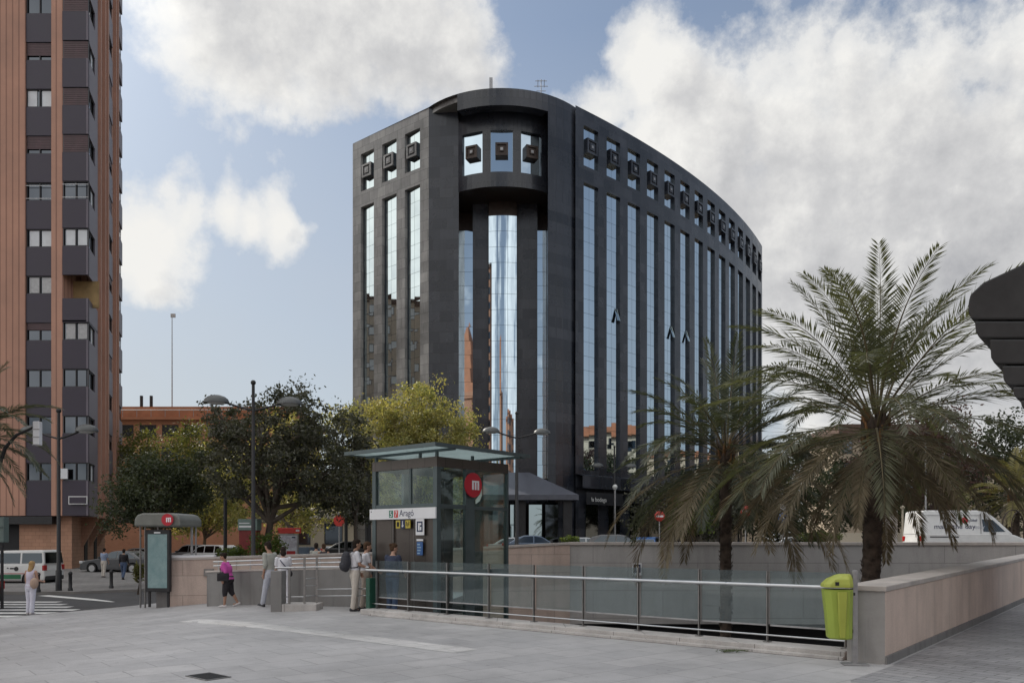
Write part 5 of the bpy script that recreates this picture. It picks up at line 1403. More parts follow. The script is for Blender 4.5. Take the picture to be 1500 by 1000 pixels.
palm('palm_tree', 'darker date palm with drooping dry fronds, left of the tall palm', (P(1063, 0, 23).x, 23, -4.5), P(0, 655, 23).z, .16,
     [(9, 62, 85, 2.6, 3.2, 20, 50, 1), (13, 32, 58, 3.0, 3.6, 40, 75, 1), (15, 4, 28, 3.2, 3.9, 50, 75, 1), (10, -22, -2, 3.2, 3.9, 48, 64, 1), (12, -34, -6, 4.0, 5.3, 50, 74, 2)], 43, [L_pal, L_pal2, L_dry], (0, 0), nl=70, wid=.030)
x = P(-44, 0, 27).x; palm('palm_tree', 'palm at the left edge with fronds hanging before the orange tower', (x, 27, gz(x, 27)), P(0, 628, 27).z, .2,
     [(10, 60, 85, 2.5, 2.9, 30, 60, 1), (16, 20, 50, 2.7, 3.1, 50, 80, 1), (16, -15, 15, 2.6, 3.0, 50, 70, 1), (8, -50, -20, 2.2, 2.6, 30, 40, 2)], 44, [L_pal, L_pal2, L_dry], nl=52)
x = P(1486, 0, 55).x; palm('palm_tree', 'sunlit yellowish palm at the far right behind the white van', (x, 55, gz(x, 55)), P(0, 722, 55).z, .3,
     [(8, 60, 85, 3.2, 3.8, 30, 60, 0), (14, 20, 50, 3.4, 4.2, 50, 80, 0), (12, -15, 15, 3.2, 4.0, 50, 70, 0), (8, -45, -20, 2.6, 3.4, 30, 40, 2)], 45, [L_sun, L_sun, L_dry], nl=46, wid=.07)
# ------------------------------------------------------------------ vehicles
def paintm(name, col, rough=.25, metal=0, coat=.6):
    m, nt, b = newmat(name)
    n = noise(nt, coord(nt), 2.5, 5, .6)
    nt.links.new(ramp(nt, n, [(.3, [c * .88 for c in col]), (.7, col)]), b.inputs['Base Color'])
    nt.links.new(ramp(nt, n, [(.3, rough), (.7, rough + .15)]), b.inputs['Roughness'])
    b.inputs['Coat Weight'].default_value = coat; b.inputs['Metallic'].default_value = metal
    return m
car_white = paintm('white_car_paint', (.70, .70, .69)); car_black = paintm('black_car_paint', (.014, .014, .017)); car_grey = paintm('dark_grey_car_paint', (.07, .072, .078), metal=.3)
car_silver = paintm('silver_car_paint', (.42, .43, .44), metal=.6); car_blue = paintm('blue_grey_car_paint', (.10, .14, .20), metal=.3); car_red = paintm('dark_red_car_paint', (.05, .008, .01)); car_sky = paintm('blue_car_paint', (.05, .13, .34))
tyre_m = pbr('tyre_rubber', (.02, .02, .02), .85); trim = pbr('black_plastic_trim', (.03, .03, .032), .6)
lamp_r = pbr('tail_light_red', (.35, .012, .012), .2); lamp_w = pbr('headlight_lens', (.6, .62, .64), .1, .3)
XZ = lambda y: Matrix(((1, 0, 0, 0), (0, 0, -1, y), (0, 1, 0, 0), (0, 0, 0, 1)))
def side_prism(m, poly, yf, mm=0):
    """closed body: outline (x, z), half width yf(z)"""
    n = len(poly); ar = sum(poly[i][0] * poly[(i + 1) % n][1] - poly[(i + 1) % n][0] * poly[i][1] for i in range(n))
    if ar < 0: poly = poly[::-1]
    vs = [(x, -yf(z), z) for x, z in poly] + [(x, yf(z), z) for x, z in poly]
    m.add(vs, [tuple(range(n)), tuple(range(2 * n - 1, n - 1, -1))] + [((i + 1) % n, i, i + n, (i + 1) % n + n) for i in range(n)], mm)
def vehicle(name, label, cat, lower, cabin, wid, belt, top, wheels, glass_side, screens, wr, col, loc=(0, 0, 0), rot=0, group=None, inset=.14):
    """local +x = front; outlines in metres"""
    t = thing(name, label, cat, loc, rot, group); hw = wid / 2
    yl = lambda z: hw * (1 - .06 * max(0, (.55 - z)) / .55)
    yc = lambda z: hw * .985 - inset * (z - belt) / (top - belt)
    m = MB(); side_prism(m, lower, yl); side_prism(m, cabin, yc)
    m.build('body', col, t, world=False, bevel=.045, bseg=2)
    for poly in glass_side:
        for s in (-1, 1):
            m = MB(); vs = [(x, s * (yc(z) + .012), z) for x, z in poly]
            m.add(vs if s < 0 else vs[::-1], [tuple(range(len(vs)))]); m.build('side_window', car_glass, t, world=False)
    for (x0, z0, x1, z1, nm) in screens:
        m = MB(); d = Vector((z1 - z0, 0, -(x1 - x0))).normalized() * (.02 if nm == 'windscreen' else .02)
        if nm == 'rear_window': d = -d if d.x > 0 else d
        elif d.x < 0: d = -d
        if d.z < 0 and abs(d.z) > .3: d = -d
        m.add([(x0 + d.x, -yc(z0) + .09, z0 + d.z), (x0 + d.x, yc(z0) - .09, z0 + d.z), (x1 + d.x, yc(z1) - .08, z1 + d.z), (x1 + d.x, -yc(z1) + .08, z1 + d.z)], [(0, 1, 2, 3)])
        m.build(nm, car_glass, t, world=False)
    xf = max(p[0] for p in lower); xr = min(p[0] for p in lower)
    for x in wheels:
        for s in (-1, 1):
            Mw = Matrix.Translation((x, s * (hw - .20), wr)) @ Matrix.Rotation(-s * math.pi / 2, 4, 'X')
            a = MB(); a.lathe([(wr * 1.17, 0), (wr * 1.17, .206)], M=Mw, n=20); a.lathe([(wr * 1.17, .2062), (.02, .2062)], M=Mw, n=20); a.build('wheel_arch', trim, t, world=False)
            wo_ = MB(); wo_.lathe([(wr * .62, .02), (wr * .93, .0), (wr, .04), (wr, .18), (wr * .93, .232), (wr * .66, .235), (wr * .64, .2)], M=Mw, n=20); o = wo_.build('wheel', tyre_m, t, world=False)
            ri = MB(); ri.lathe([(.03, .238), (wr * .2, .24), (wr * .25, .225), (wr * .58, .222), (wr * .64, .236)], M=Mw, n=15); ri.build('rim', steel_grey, o, world=False)
    zl = belt * .78
    for s in (-1, 1):
        m = MB(); m.box(xf - .22, s * (hw - .38), zl - .10, xf + .012, s * (hw + .004), zl + .06); m.build('headlight', lamp_w, t, world=False, bevel=.03)
        m = MB(); m.box(xr - .012, s * (hw - .24), zl - .06, xr + .12, s * (hw + .006), zl + .22); m.build('tail_light', lamp_r, t, world=False, bevel=.02)
        m = MB(); m.box(.18 * xf + .35, s * (hw + .17), belt + .0, .18 * xf + .5, s * (hw - .02), belt + .14); m.build('mirror', trim, t, world=False, bevel=.02)
    m = MB(); m.box(xf - .1, -hw + .1, .22, xf + .03, hw - .1, .44); m.build('front_bumper', trim, t, world=False, bevel=.03)
    m = MB(); m.box(xr - .03, -hw + .1, .26, xr + .1, hw - .1, .48); m.build('rear_bumper', trim, t, world=False, bevel=.03)
    return t
def recolor(t, col):
    for o in t.children:
        if o.name.startswith('body'):
            o.material_slots[0].link = 'OBJECT'; o.material_slots[0].material = col
def zpos(px, Y): x = (px - 750) / F * Y; return x, Y, gz(x, Y) - .12
HATCH = dict(lower=[(-2.0, .22), (2.0, .22), (2.08, .42), (2.05, .66), (1.75, .82), (1.0, .93), (-2.0, .97), (-2.08, .7), (-2.06, .42)], cabin=[(1.0, .9), (.35, 1.38), (-.1, 1.47), (-1.2, 1.46), (-1.75, 1.32), (-2.0, .95)],
             wid=1.76, belt=.92, top=1.47, wheels=(-1.28, 1.28), glass_side=[[(.78, .97), (.34, 1.32), (-.22, 1.40), (-.22, .97)], [(-.30, .97), (-.30, 1.40), (-1.2, 1.38), (-1.62, 1.05), (-1.6, .97)]],
             screens=[(.93, .96, .40, 1.34, 'windscreen'), (-1.98, 1.0, -1.78, 1.29, 'rear_window')], wr=.31)
SALOON = dict(lower=[(-2.25, .22), (2.2, .22), (2.28, .42), (2.22, .66), (1.8, .82), (.95, .93), (-1.3, .98), (-2.2, .96), (-2.28, .7), (-2.26, .42)], cabin=[(.95, .9), (.2, 1.36), (-.2, 1.43), (-.9, 1.42), (-1.3, 1.28), (-1.85, .94)],
              wid=1.8, belt=.92, top=1.43, wheels=(-1.35, 1.4), glass_side=[[(.72, .97), (.2, 1.30), (-.25, 1.36), (-.25, .97)], [(-.33, .97), (-.33, 1.36), (-.9, 1.34), (-1.5, 1.02), (-1.45, .97)]],
              screens=[(.88, .96, .26, 1.31, 'windscreen'), (-1.76, .99, -1.32, 1.26, 'rear_window')], wr=.32)
SUV = dict(lower=[(-2.1, .28), (2.1, .28), (2.2, .5), (2.16, .8), (1.8, .98), (1.0, 1.06), (-2.1, 1.1), (-2.18, .8), (-2.16, .5)], cabin=[(1.05, 1.03), (.45, 1.58), (0, 1.68), (-1.6, 1.66), (-1.95, 1.5), (-2.12, 1.08)],
           wid=1.86, belt=1.06, top=1.68, wheels=(-1.32, 1.34), glass_side=[[(.82, 1.1), (.42, 1.52), (-.2, 1.6), (-.2, 1.1)], [(-.28, 1.1), (-.28, 1.6), (-1.15, 1.6), (-1.15, 1.1)], [(-1.23, 1.12), (-1.23, 1.59), (-1.62, 1.57), (-1.85, 1.2), (-1.8, 1.12)]],
           screens=[(.98, 1.09, .5, 1.54, 'windscreen'), (-2.1, 1.13, -1.97, 1.46, 'rear_window')], wr=.36)
MPV = dict(lower=[(-2.15, .26), (2.1, .26), (2.22, .46), (2.18, .8), (1.75, 1.0), (1.25, 1.08), (-2.15, 1.1), (-2.2, .8), (-2.2, .46)], cabin=[(1.3, 1.05), (.62, 1.62), (.2, 1.80), (-1.9, 1.84), (-2.1, 1.78), (-2.19, 1.08)],
           wid=1.83, belt=1.06, top=1.84, wheels=(-1.42, 1.38), glass_side=[[(1.0, 1.14), (.55, 1.58), (.1, 1.66), (.1, 1.14)], [(.0, 1.14), (.0, 1.67), (-.92, 1.68), (-.92, 1.14)], [(-1.02, 1.14), (-1.02, 1.68), (-2.02, 1.68), (-2.08, 1.16)]],
           screens=[(1.22, 1.11, .66, 1.58, 'windscreen'), (-2.18, 1.14, -2.12, 1.70, 'rear_window')], wr=.33, inset=.10)
# white and green patrol-style car in profile at the left
x, y, z = zpos(80, 41.5); x -= 2.2
t = vehicle('patrol_car', 'white high-roofed car with a green band along its doors, parked before the orange tower', 'car', col=car_white, loc=(x, y, z), rot=math.pi, **MPV)
grn = pbr('green_door_band', (.01, .12, .05), .4)
for s in (-1, 1):
    m = MB(); m.box(-.98, s * .9165, .34, .92, s * .928, .56); m.build('green_band', grn, t, world=False)
m = MB(); m.box(-2.0, .9165, .60, 1.9, .926, .63); m.build('red_line', lamp_r, t, world=False)
m = MB()
rq = random.Random(8)
for xx in (-.62, -.35, .15, .4, .62, 1.2, 1.45): m.box(xx, .9166, .86 + rq.uniform(-.03, .03), xx + rq.uniform(.08, .2), .926, .93 + rq.uniform(-.02, .04))
m.lathe([(.001, 0), (.12, .004)], M=Matrix.Translation((-.75, .922, .86)) @ Matrix.Rotation(-math.pi / 2, 4, 'X'), n=12)
m.build('door_markings', black_iron, t, world=False)
x, y, z = zpos(-20, 26.4); x -= 2.25
vehicle('parked_car', 'dark red car just entering at the left edge beside the crossing', 'car', col=car_red, loc=(x, y, z), rot=math.pi, **SALOON)
g_l = 'cars parked under the trees'; g_r = 'cars on the street beyond the pit'
x, y, z = zpos(308, 60); suv = vehicle('parked_car', 'white suv parked just right of the metro kiosk', 'car', col=car_white, loc=(x, y, z), rot=R(158), group=g_l, **SUV)
x, y, z = zpos(342, 58); sal = vehicle('parked_car', 'dark estate car parked right of the white suv', 'car', col=car_grey, loc=(x, y, z), rot=R(170), group=g_l, **HATCH)
x, y, z = zpos(462, 54); c = dup(sal, (x, y, z), R(5), 'black hatchback parked behind the white poster stand', g_l); recolor(c, car_black)
x, y, z = zpos(522, 52); s0 = vehicle('parked_car', 'black saloon with a pale reflection on its roof, left of the lift', 'car', col=car_black, loc=(x, y, z), rot=R(12), group=g_l, **SALOON)
x, y, z = zpos(178, 50); c = dup(s0, (x, y, z), R(172), 'dark car parked left of the metro kiosk behind two walkers', g_l); recolor(c, car_grey)
x, y, z = zpos(205, 57); c = dup(sal, (x, y, z), R(160), 'silver car behind the dark one, left of the metro kiosk', g_l); recolor(c, car_silver)
x, y, z = zpos(284, 63); c = dup(suv, (x, y, z), R(160), 'grey car half hidden behind the posts of the metro kiosk', g_l); recolor(c, car_silver)
x, y, z = zpos(492, 60); c = dup(s0, (x, y, z), R(10), 'silver saloon behind the black saloon left of the lift', g_l); recolor(c, car_silver)
for px, Y, lab, col, rot, pr in ((788, 50, 'blue grey saloon seen over the pink pit wall, right of the lift', car_blue, 0, s0), (760, 56, 'silver saloon left of the blue grey saloon, just right of the lift', car_silver, 0, s0), (862, 54, 'silver car seen low over the corner of the grey pit wall', car_silver, R(3), s0), (911, 48, 'dark grey hatchback seen over the left part of the grey pit wall', car_grey, R(-14), sal),
        (950, 58, 'small bright blue car right of the dark grey hatchback', car_sky, R(70), sal), (1152, 54, 'white car seen below the blue round sign', car_white, R(175), sal), (1474, 34.5, 'blue grey saloon in front of the white van', car_blue, 0, s0)):
    x, y, z = zpos(px, Y)
    if px == 1474: z -= .10
    c = dup(pr, (x, y, z + (.12 if px in (788, 911) else 0)), rot, lab, g_r); recolor(c, col)
# the white van
Yv = 42.0; xv, yv, zv = zpos(1412, Yv); zv = P(0, 748, Yv).z - 2.58
VAN = dict(lower=[(-2.75, .35), (2.7, .35), (2.85, .6), (2.82, 1.0), (2.1, 1.28), (1.75, 1.36), (-2.75, 1.36), (-2.8, .9)], cabin=[(2.02, 1.32), (1.1, 2.2), (.7, 2.48), (.2, 2.58), (-2.55, 2.58), (-2.72, 2.5), (-2.78, 1.32)],
           wid=2.0, belt=1.3, top=2.58, wheels=(-1.85, 1.95), glass_side=[[(1.62, 1.46), (.98, 2.08), (.42, 2.12), (.46, 1.46)]], screens=[(1.93, 1.40, 1.15, 2.14, 'windscreen')], wr=.36, inset=.13)
van = vehicle('delivery_van', 'white delivery van with slogan and red emblem beyond the pit wall', 'van', col=car_white, loc=(xv, yv, zv), rot=0, **VAN)
fn = frame((0, -.995, 0), (1, 0, 0)); fn = Matrix(((1, 0, 0, 0), (0, .1013, -1, -1.005), (0, 1, .1, 0), (0, 0, 0, 1)))
def vanM(x, z): return Matrix.Translation((0, .985 - 1.97 + 0, 0)) @ Matrix(((1, 0, 0, x), (0, .1, -1, -.008 + .1 * (z - 1.3)), (0, 1, .1, z), (0, 0, 0, 1)))
navy2 = pbr('van_lettering_navy', (.03, .035, .09), .4); grey2 = pbr('van_lettering_grey', (.45, .47, .5), .4)
def ltext(s, sz, x, z, mat, xs=1.0): 
    o = text(s, sz, 'lettering', mat, Matrix(), None, .006, xs); o.data.transform(vanM(x, z)); o.parent = van
ltext('make the day', .36, -2.12, 1.62, navy2, 1.12); ltext('easy', .30, .02, 1.62, grey2); ltext('nobel', .20, -.28, 2.0, navy2)
m = MB(); m.lathe([(.001, .012), (.17, .012), (.17, 0)], M=vanM(-.48, 2.06), n=20); m.build('emblem', red, van, world=False)
m = MB(); m.box(-2.35, -1.012, 1.16, -.85, -1.0, 1.22); m.box(-2.6, -1.01, .55, 1.4, -1.0, .66); m.build('side_rub_strip', trim, van, world=False)
m = MB(); m.box(-2.60, -.93, 2.33, .4, -.905, 2.345); m.box(-.95, -.93 - .05, 1.4, -.935, -.9, 2.4); m.box(.32, -1.0, 1.36, .335, -.9, 2.4); m.build('panel_seam', steel_grey, van, world=False)
# ------------------------------------------------------------------ street lamps
lampglass = pbr('frosted_lamp_bowl', (.55, .56, .55), .3)
lampm = pbr('lamp_grey_paint', (.09, .095, .095), .45, .3)
def lamp(label, px, Y, top_py, head_py, arm=1.35, rot=0, thick=.09, group='street lamps with two domed heads', off=1):
    x, y, z = zpos(px, Y); z += .1
    t = thing('street_lamp', label, 'street lamp', (x, y, z), rot, group)
    h = P(0, top_py, Y).z - z; hh = P(0, head_py, Y).z - z
    m = MB(); m.tube([(0, 0, -.1), (0, 0, .9), (0, 0, .95), (0, 0, h)], [thick * 1.5, thick * 1.4, thick, thick * .7], 10); m.ell((0, 0, h + .05), .11, 10); m.build('pole', black_iron, t, world=False, uv=False)
    for s in (-1, 1):
        m = MB(); m.tube([(0, 0, hh - .38), (s * arm * .5, 0, hh - .22), (s * arm, 0, hh - .02)], .045, 6); a = m.build('arm', black_iron, t, world=False, uv=False)
        m = MB(); Mh = Matrix.Translation((s * arm * 1.18, 0, hh)) @ Matrix.Diagonal((1.3, .85, .85, 1))
        m.lathe([(.40, -.10), (.40, -.06), (.36, .08), (.26, .2), (.12, .27), (.0, .29)], M=Mh, n=16); hd = m.build('lamp_head', lampm, t, world=False, uv=False)
        m = MB(); m.lathe([(.0, -.2), (.2, -.17), (.33, -.08), (.36, -.07)], M=Mh, n=14); m.build('lamp_bowl', lampglass, hd, world=False, uv=False)
    return t
lamp('two-headed black street lamp rising in front of the big dark evergreen', 371, 32.6, 562, 588, 1.25, R(8))
lamp('two-headed street lamp on the near pavement before the orange tower', 86, 34.6, 603, 630, 1.15, R(-8))
lamp('two-headed street lamp right of the lift, before the notch of the office block', 757, 46, 606, 632, 1.3, R(12), .11)
lamp('two-headed street lamp before the curved facade, left of the second palm', 900, 70, 655, 682, 1.3, R(10), .1)
# thin poles and small lamps
def pole(name, label, cat, px, Y, top_py, r_=.05, mat=None, extra=None, group=None):
    x, y, z = zpos(px, Y); t = thing(name, label, cat, (x, y, z), 0, group); h = P(0, top_py, Y).z - z
    m = MB(); m.tube([(0, 0, 0), (0, 0, h)], [r_ * 1.2, r_], 8); m.build('pole', mat or steel_grey, t, world=False, uv=False)
    if extra: extra(t, h)
    return t
def globe(t, h):
    m = MB(); m.lathe([(.04, -.1), (.1, -.06), (.2, .08), (.22, .22), (.14, .36), (.0, .4)], c=(0, 0, h), n=12); m.build('lamp_globe', lampglass, t, world=False)
pole('lantern_post', 'slim lantern post with a white globe before the curved facade', 'lantern', 901, 66, 716, .06, extra=globe)
pole('flag_pole', 'thin pale pole right of the main palm trunk, behind the van', 'pole', 1356, 46, 646, .05)
pole('post', 'thin dark post behind the boundary wall left of the couple', 'post', 330, 45, 720, .10, black_iron)
pole('post', 'thin dark post behind the boundary wall right of the poster stand', 'post', 507, 46, 700, .09, black_iron)
pole('post', 'thick dark post just left of the lift cabin', 'post', 539, 46, 690, .16, black_iron)
def noentry(t, h):
    m = MB(); M_ = Matrix.Translation((0, -.06, h - .35)) @ Matrix.Rotation(math.pi / 2, 4, 'X')
    m.lathe([(.0, .03), (.34, .03), (.34, 0), (0, 0)], M=M_, n=24); m.box(-.24, -.10, h - .41, .24, -.092, h - .29, 1); m.build('sign_disc', [red_s, white], t, world=False)
pole('road_sign', 'round red no entry sign over the left part of the grey pit wall', 'road sign', 966, 52, 748, .035, extra=noentry)
pole('road_sign', 'round red no entry sign right of the second palm trunk', 'road sign', 1092, 50, 740, .035, extra=noentry)
def mand(t, h):
    m = MB(); M_ = Matrix.Translation((0, -.06, h - .35)) @ Matrix.Rotation(math.pi / 2, 4, 'X')
    m.lathe([(.0, .03), (.32, .03), (.32, 0), (0, 0)], M=M_, n=24); m.box(-.05, -.10, h - .55, .05, -.092, h - .3, 1); m.add([(-.14, -.096, h - .32), (.14, -.096, h - .32), (0, -.096, h - .14)], [(0, 1, 2)], 1); m.build('sign_disc', [blue_s, white], t, world=False)
    m = MB(); m.box(-.14, -.1, h + .05, .14, .1, h + .55); m.build('signal_box', steel_grey, t, world=False)
pole('road_sign', 'round blue arrow sign on a post below the main palm fronds', 'road sign', 1147, 48, 750, .05, extra=mand)
def stop(t, h):
    m = MB(); pts = [(.38 * math.cos(math.pi / 8 + k * math.pi / 4), .38 * math.sin(math.pi / 8 + k * math.pi / 4)) for k in range(8)]
    m.xprism(pts, Matrix.Translation((0, -.04, h - .4)) @ Matrix.Rotation(math.pi / 2, 4, 'X'), .02); m.build('sign_plate', red_s, t, world=False)
pole('road_sign', 'red octagonal road sign under the dark trees left of the lift', 'road sign', 497, 50, 753, .035, extra=stop)
# bollards
for k, (px, Y, lab) in enumerate(((103, 34.6, 'black bollard beside the foot of the left street lamp'), (163, 36.3, 'black bollard farther right, near the metro kiosk'), (56, 33.6, 'black bollard behind the woman at the crossing'))):
    x, y, z = zpos(px, Y); z += .12
    if k == 0:
        b_ = thing('bollard', lab, 'bollard', (x, y, z), 0, 'black bollards along the kerb')
        m = MB(); m.lathe([(.10, 0), (.10, .1), (.075, .13), (.07, .7), (.085, .72), (.085, .78), (.06, .83), (.0, .86)], n=12); m.build('post', black_iron, b_, world=False)
    else: dup(b_, (x, y, z), 0, lab)
# poster stand, red booth, planter booth
x, y, z = zpos(423, 44); t = thing('poster_stand', 'white advertising poster stand with a red top under the trees', 'advertising stand', (x, y, P(0, 808, 44).z - .3), 0)
m = MB(); m.box(-.55, -.08, -.3, .55, .08, 1.32); m.build('case', steel_grey, t, world=False, bevel=.02)
pst, ntp, bp_ = newmat('poster_print'); nn_ = noise(ntp, coord(ntp), 3.5, 3)
ntp.links.new(ramp(ntp, nn_, [(.42, (.55, .57, .62)), (.55, (.38, .36, .42)), (.62, (.52, .52, .55))]), bp_.inputs['Base Color'])
m = MB(); m.box(-.47, -.092, .1, .47, -.082, 1.22); m.box(-.1, -.094, .12, .40, -.0925, .36, 1); m.box(.2, -.094, 1.08, .4, -.0925, 1.16, 2); m.build('poster', [pst, lamp_r, navy], t, world=False)
m = MB(); m.box(-.6, -.1, 1.34, .68, .1, 1.66); m.build('red_header', red_s, t, world=False, bevel=.02)
m = MB(); m.box(.42, -.106, 1.45, .62, -.101, 1.55); m.build('header_mark', white, t, world=False)
x, y, z = zpos(366, 37.5); t = thing('newspaper_booth', 'narrow red booth with a pale green roof box under the dark evergreen', 'booth', (x, y, P(0, 815, 37.5).z - .4), 0)
m = MB(); m.box(-.42, -.3, 0, .42, .3, 1.66); m.build('cabinet', pbr('booth_red', (.16, .015, .015), .5, var=.4, scale=3), t, world=False, bevel=.02)
m = MB(); m.box(-.46, -.34, 1.66, .46, .34, 2.2); m.build('roof_box', pbr('pale_green_box', (.14, .2, .18), .4), t, world=False, bevel=.02)
m = MB(); m.box(-.4, -.35, 1.8, .3, -.342, 1.88); m.box(-.4, -.35, 1.98, .1, -.342, 2.02); m.build('header_stripe', white, t, world=False)
# planter wall, fence wall and gate posts beyond the pit, bike arches
t = thing('garden_wall', 'low beige garden wall under the dark trees left of the van', 'wall', P(1260, 790, 62), 0)
m = MB(); a, b = P(1175, 0, 62), P(1345, 0, 62); m.wall(a, b, .4, -.3, P(0, 780, 62).z); m.build('wall_face', cream, t)
t = thing('gate_pier', 'pale stone gate pier with posts left of the white van', 'gate pier', P(1302, 790, 61), 0)
m = MB(); c = P(1305, 748, 60.5); m.box(c.x - .36, 60.2, .2, c.x + .36, 61, c.z); m.build('pier', coping_m, t)
m = MB()
for px in (1290, 1322): q = P(px, 745, 60.3); m.tube([(q.x, 60.3, .2), (q.x, 60.3, q.z)], .08, 6); m.ell((q.x, 60.3, q.z + .1), .17, 8)
m.build('gate_posts', cream, t)
t = thing('hoop_rail', 'thin rusty metal hoops right of the white van', 'hoop rail', P(1492, 790, 46), 0)
m = MB()
for px in (1484, 1497):
    q = P(px, 780, 46 + (px - 1484) * .05); R_ = .62
    m.tube([(q.x - R_, q.y, .4), (q.x - R_, q.y, q.z + .5)] + [(q.x - R_ * math.cos(a * math.pi / 8), q.y, q.z + .5 + .85 * math.sin(a * math.pi / 8)) for a in range(1, 8)] + [(q.x + R_, q.y, q.z + .5), (q.x + R_, q.y, .4)], .035, 6)
m.build('hoops', bronze, t, uv=False)
# curved signal mast at the left edge
x, y, z = zpos(-6, 27.5); t = thing('signal_mast', 'dark curved mast arm with a white louvred signal light at the left edge', 'signal mast', (x, y, z), 0)
pts = [P(px, py, 27.5) - Vector((x, y, z)) for px, py in ((-6, 880), (-6, 720), (-3, 686), (8, 655), (24, 637), (44, 628), (56, 622))]
m = MB(); m.tube(pts, [.09, .08, .07, .06, .055, .05, .05], 8); m.build('mast', black_iron, t, world=False, uv=False)
q = P(55, 618, 27.5) - Vector((x, y, z))
m = MB(); m.box(q.x - .12, -.1, q.z - .82, q.x + .12, .1, q.z + .02); o = m.build('signal_head', white, t, world=False, bevel=.03)
m = MB()
for k in range(3): m.box(q.x - .125, -.115, q.z - .28 - k * .27, q.x + .125, -.1, q.z - .25 - k * .27)
m.build('louvre', steel_grey, o, world=False)
x, y, z = zpos(3, 26.8); t = thing('signal_box', 'grey green signal casing on a post at the left edge', 'signal box', (x, y, z), 0)
m = MB(); m.tube([(0, 0, 0), (0, 0, 2.2)], .05, 8); m.build('post', black_iron, t, world=False)
m = MB(); q0, q1 = P(0, 794, 26.8).z - z, P(0, 757, 26.8).z - z; m.box(-.16, -.15, q0, .15, .15, q1); m.box(-.13, -.2, q0 + .5, .13, -.151, q0 + .55); m.build('casing', pbr('grey_green_casing', (.12, .16, .15), .5), t, world=False, bevel=.03)
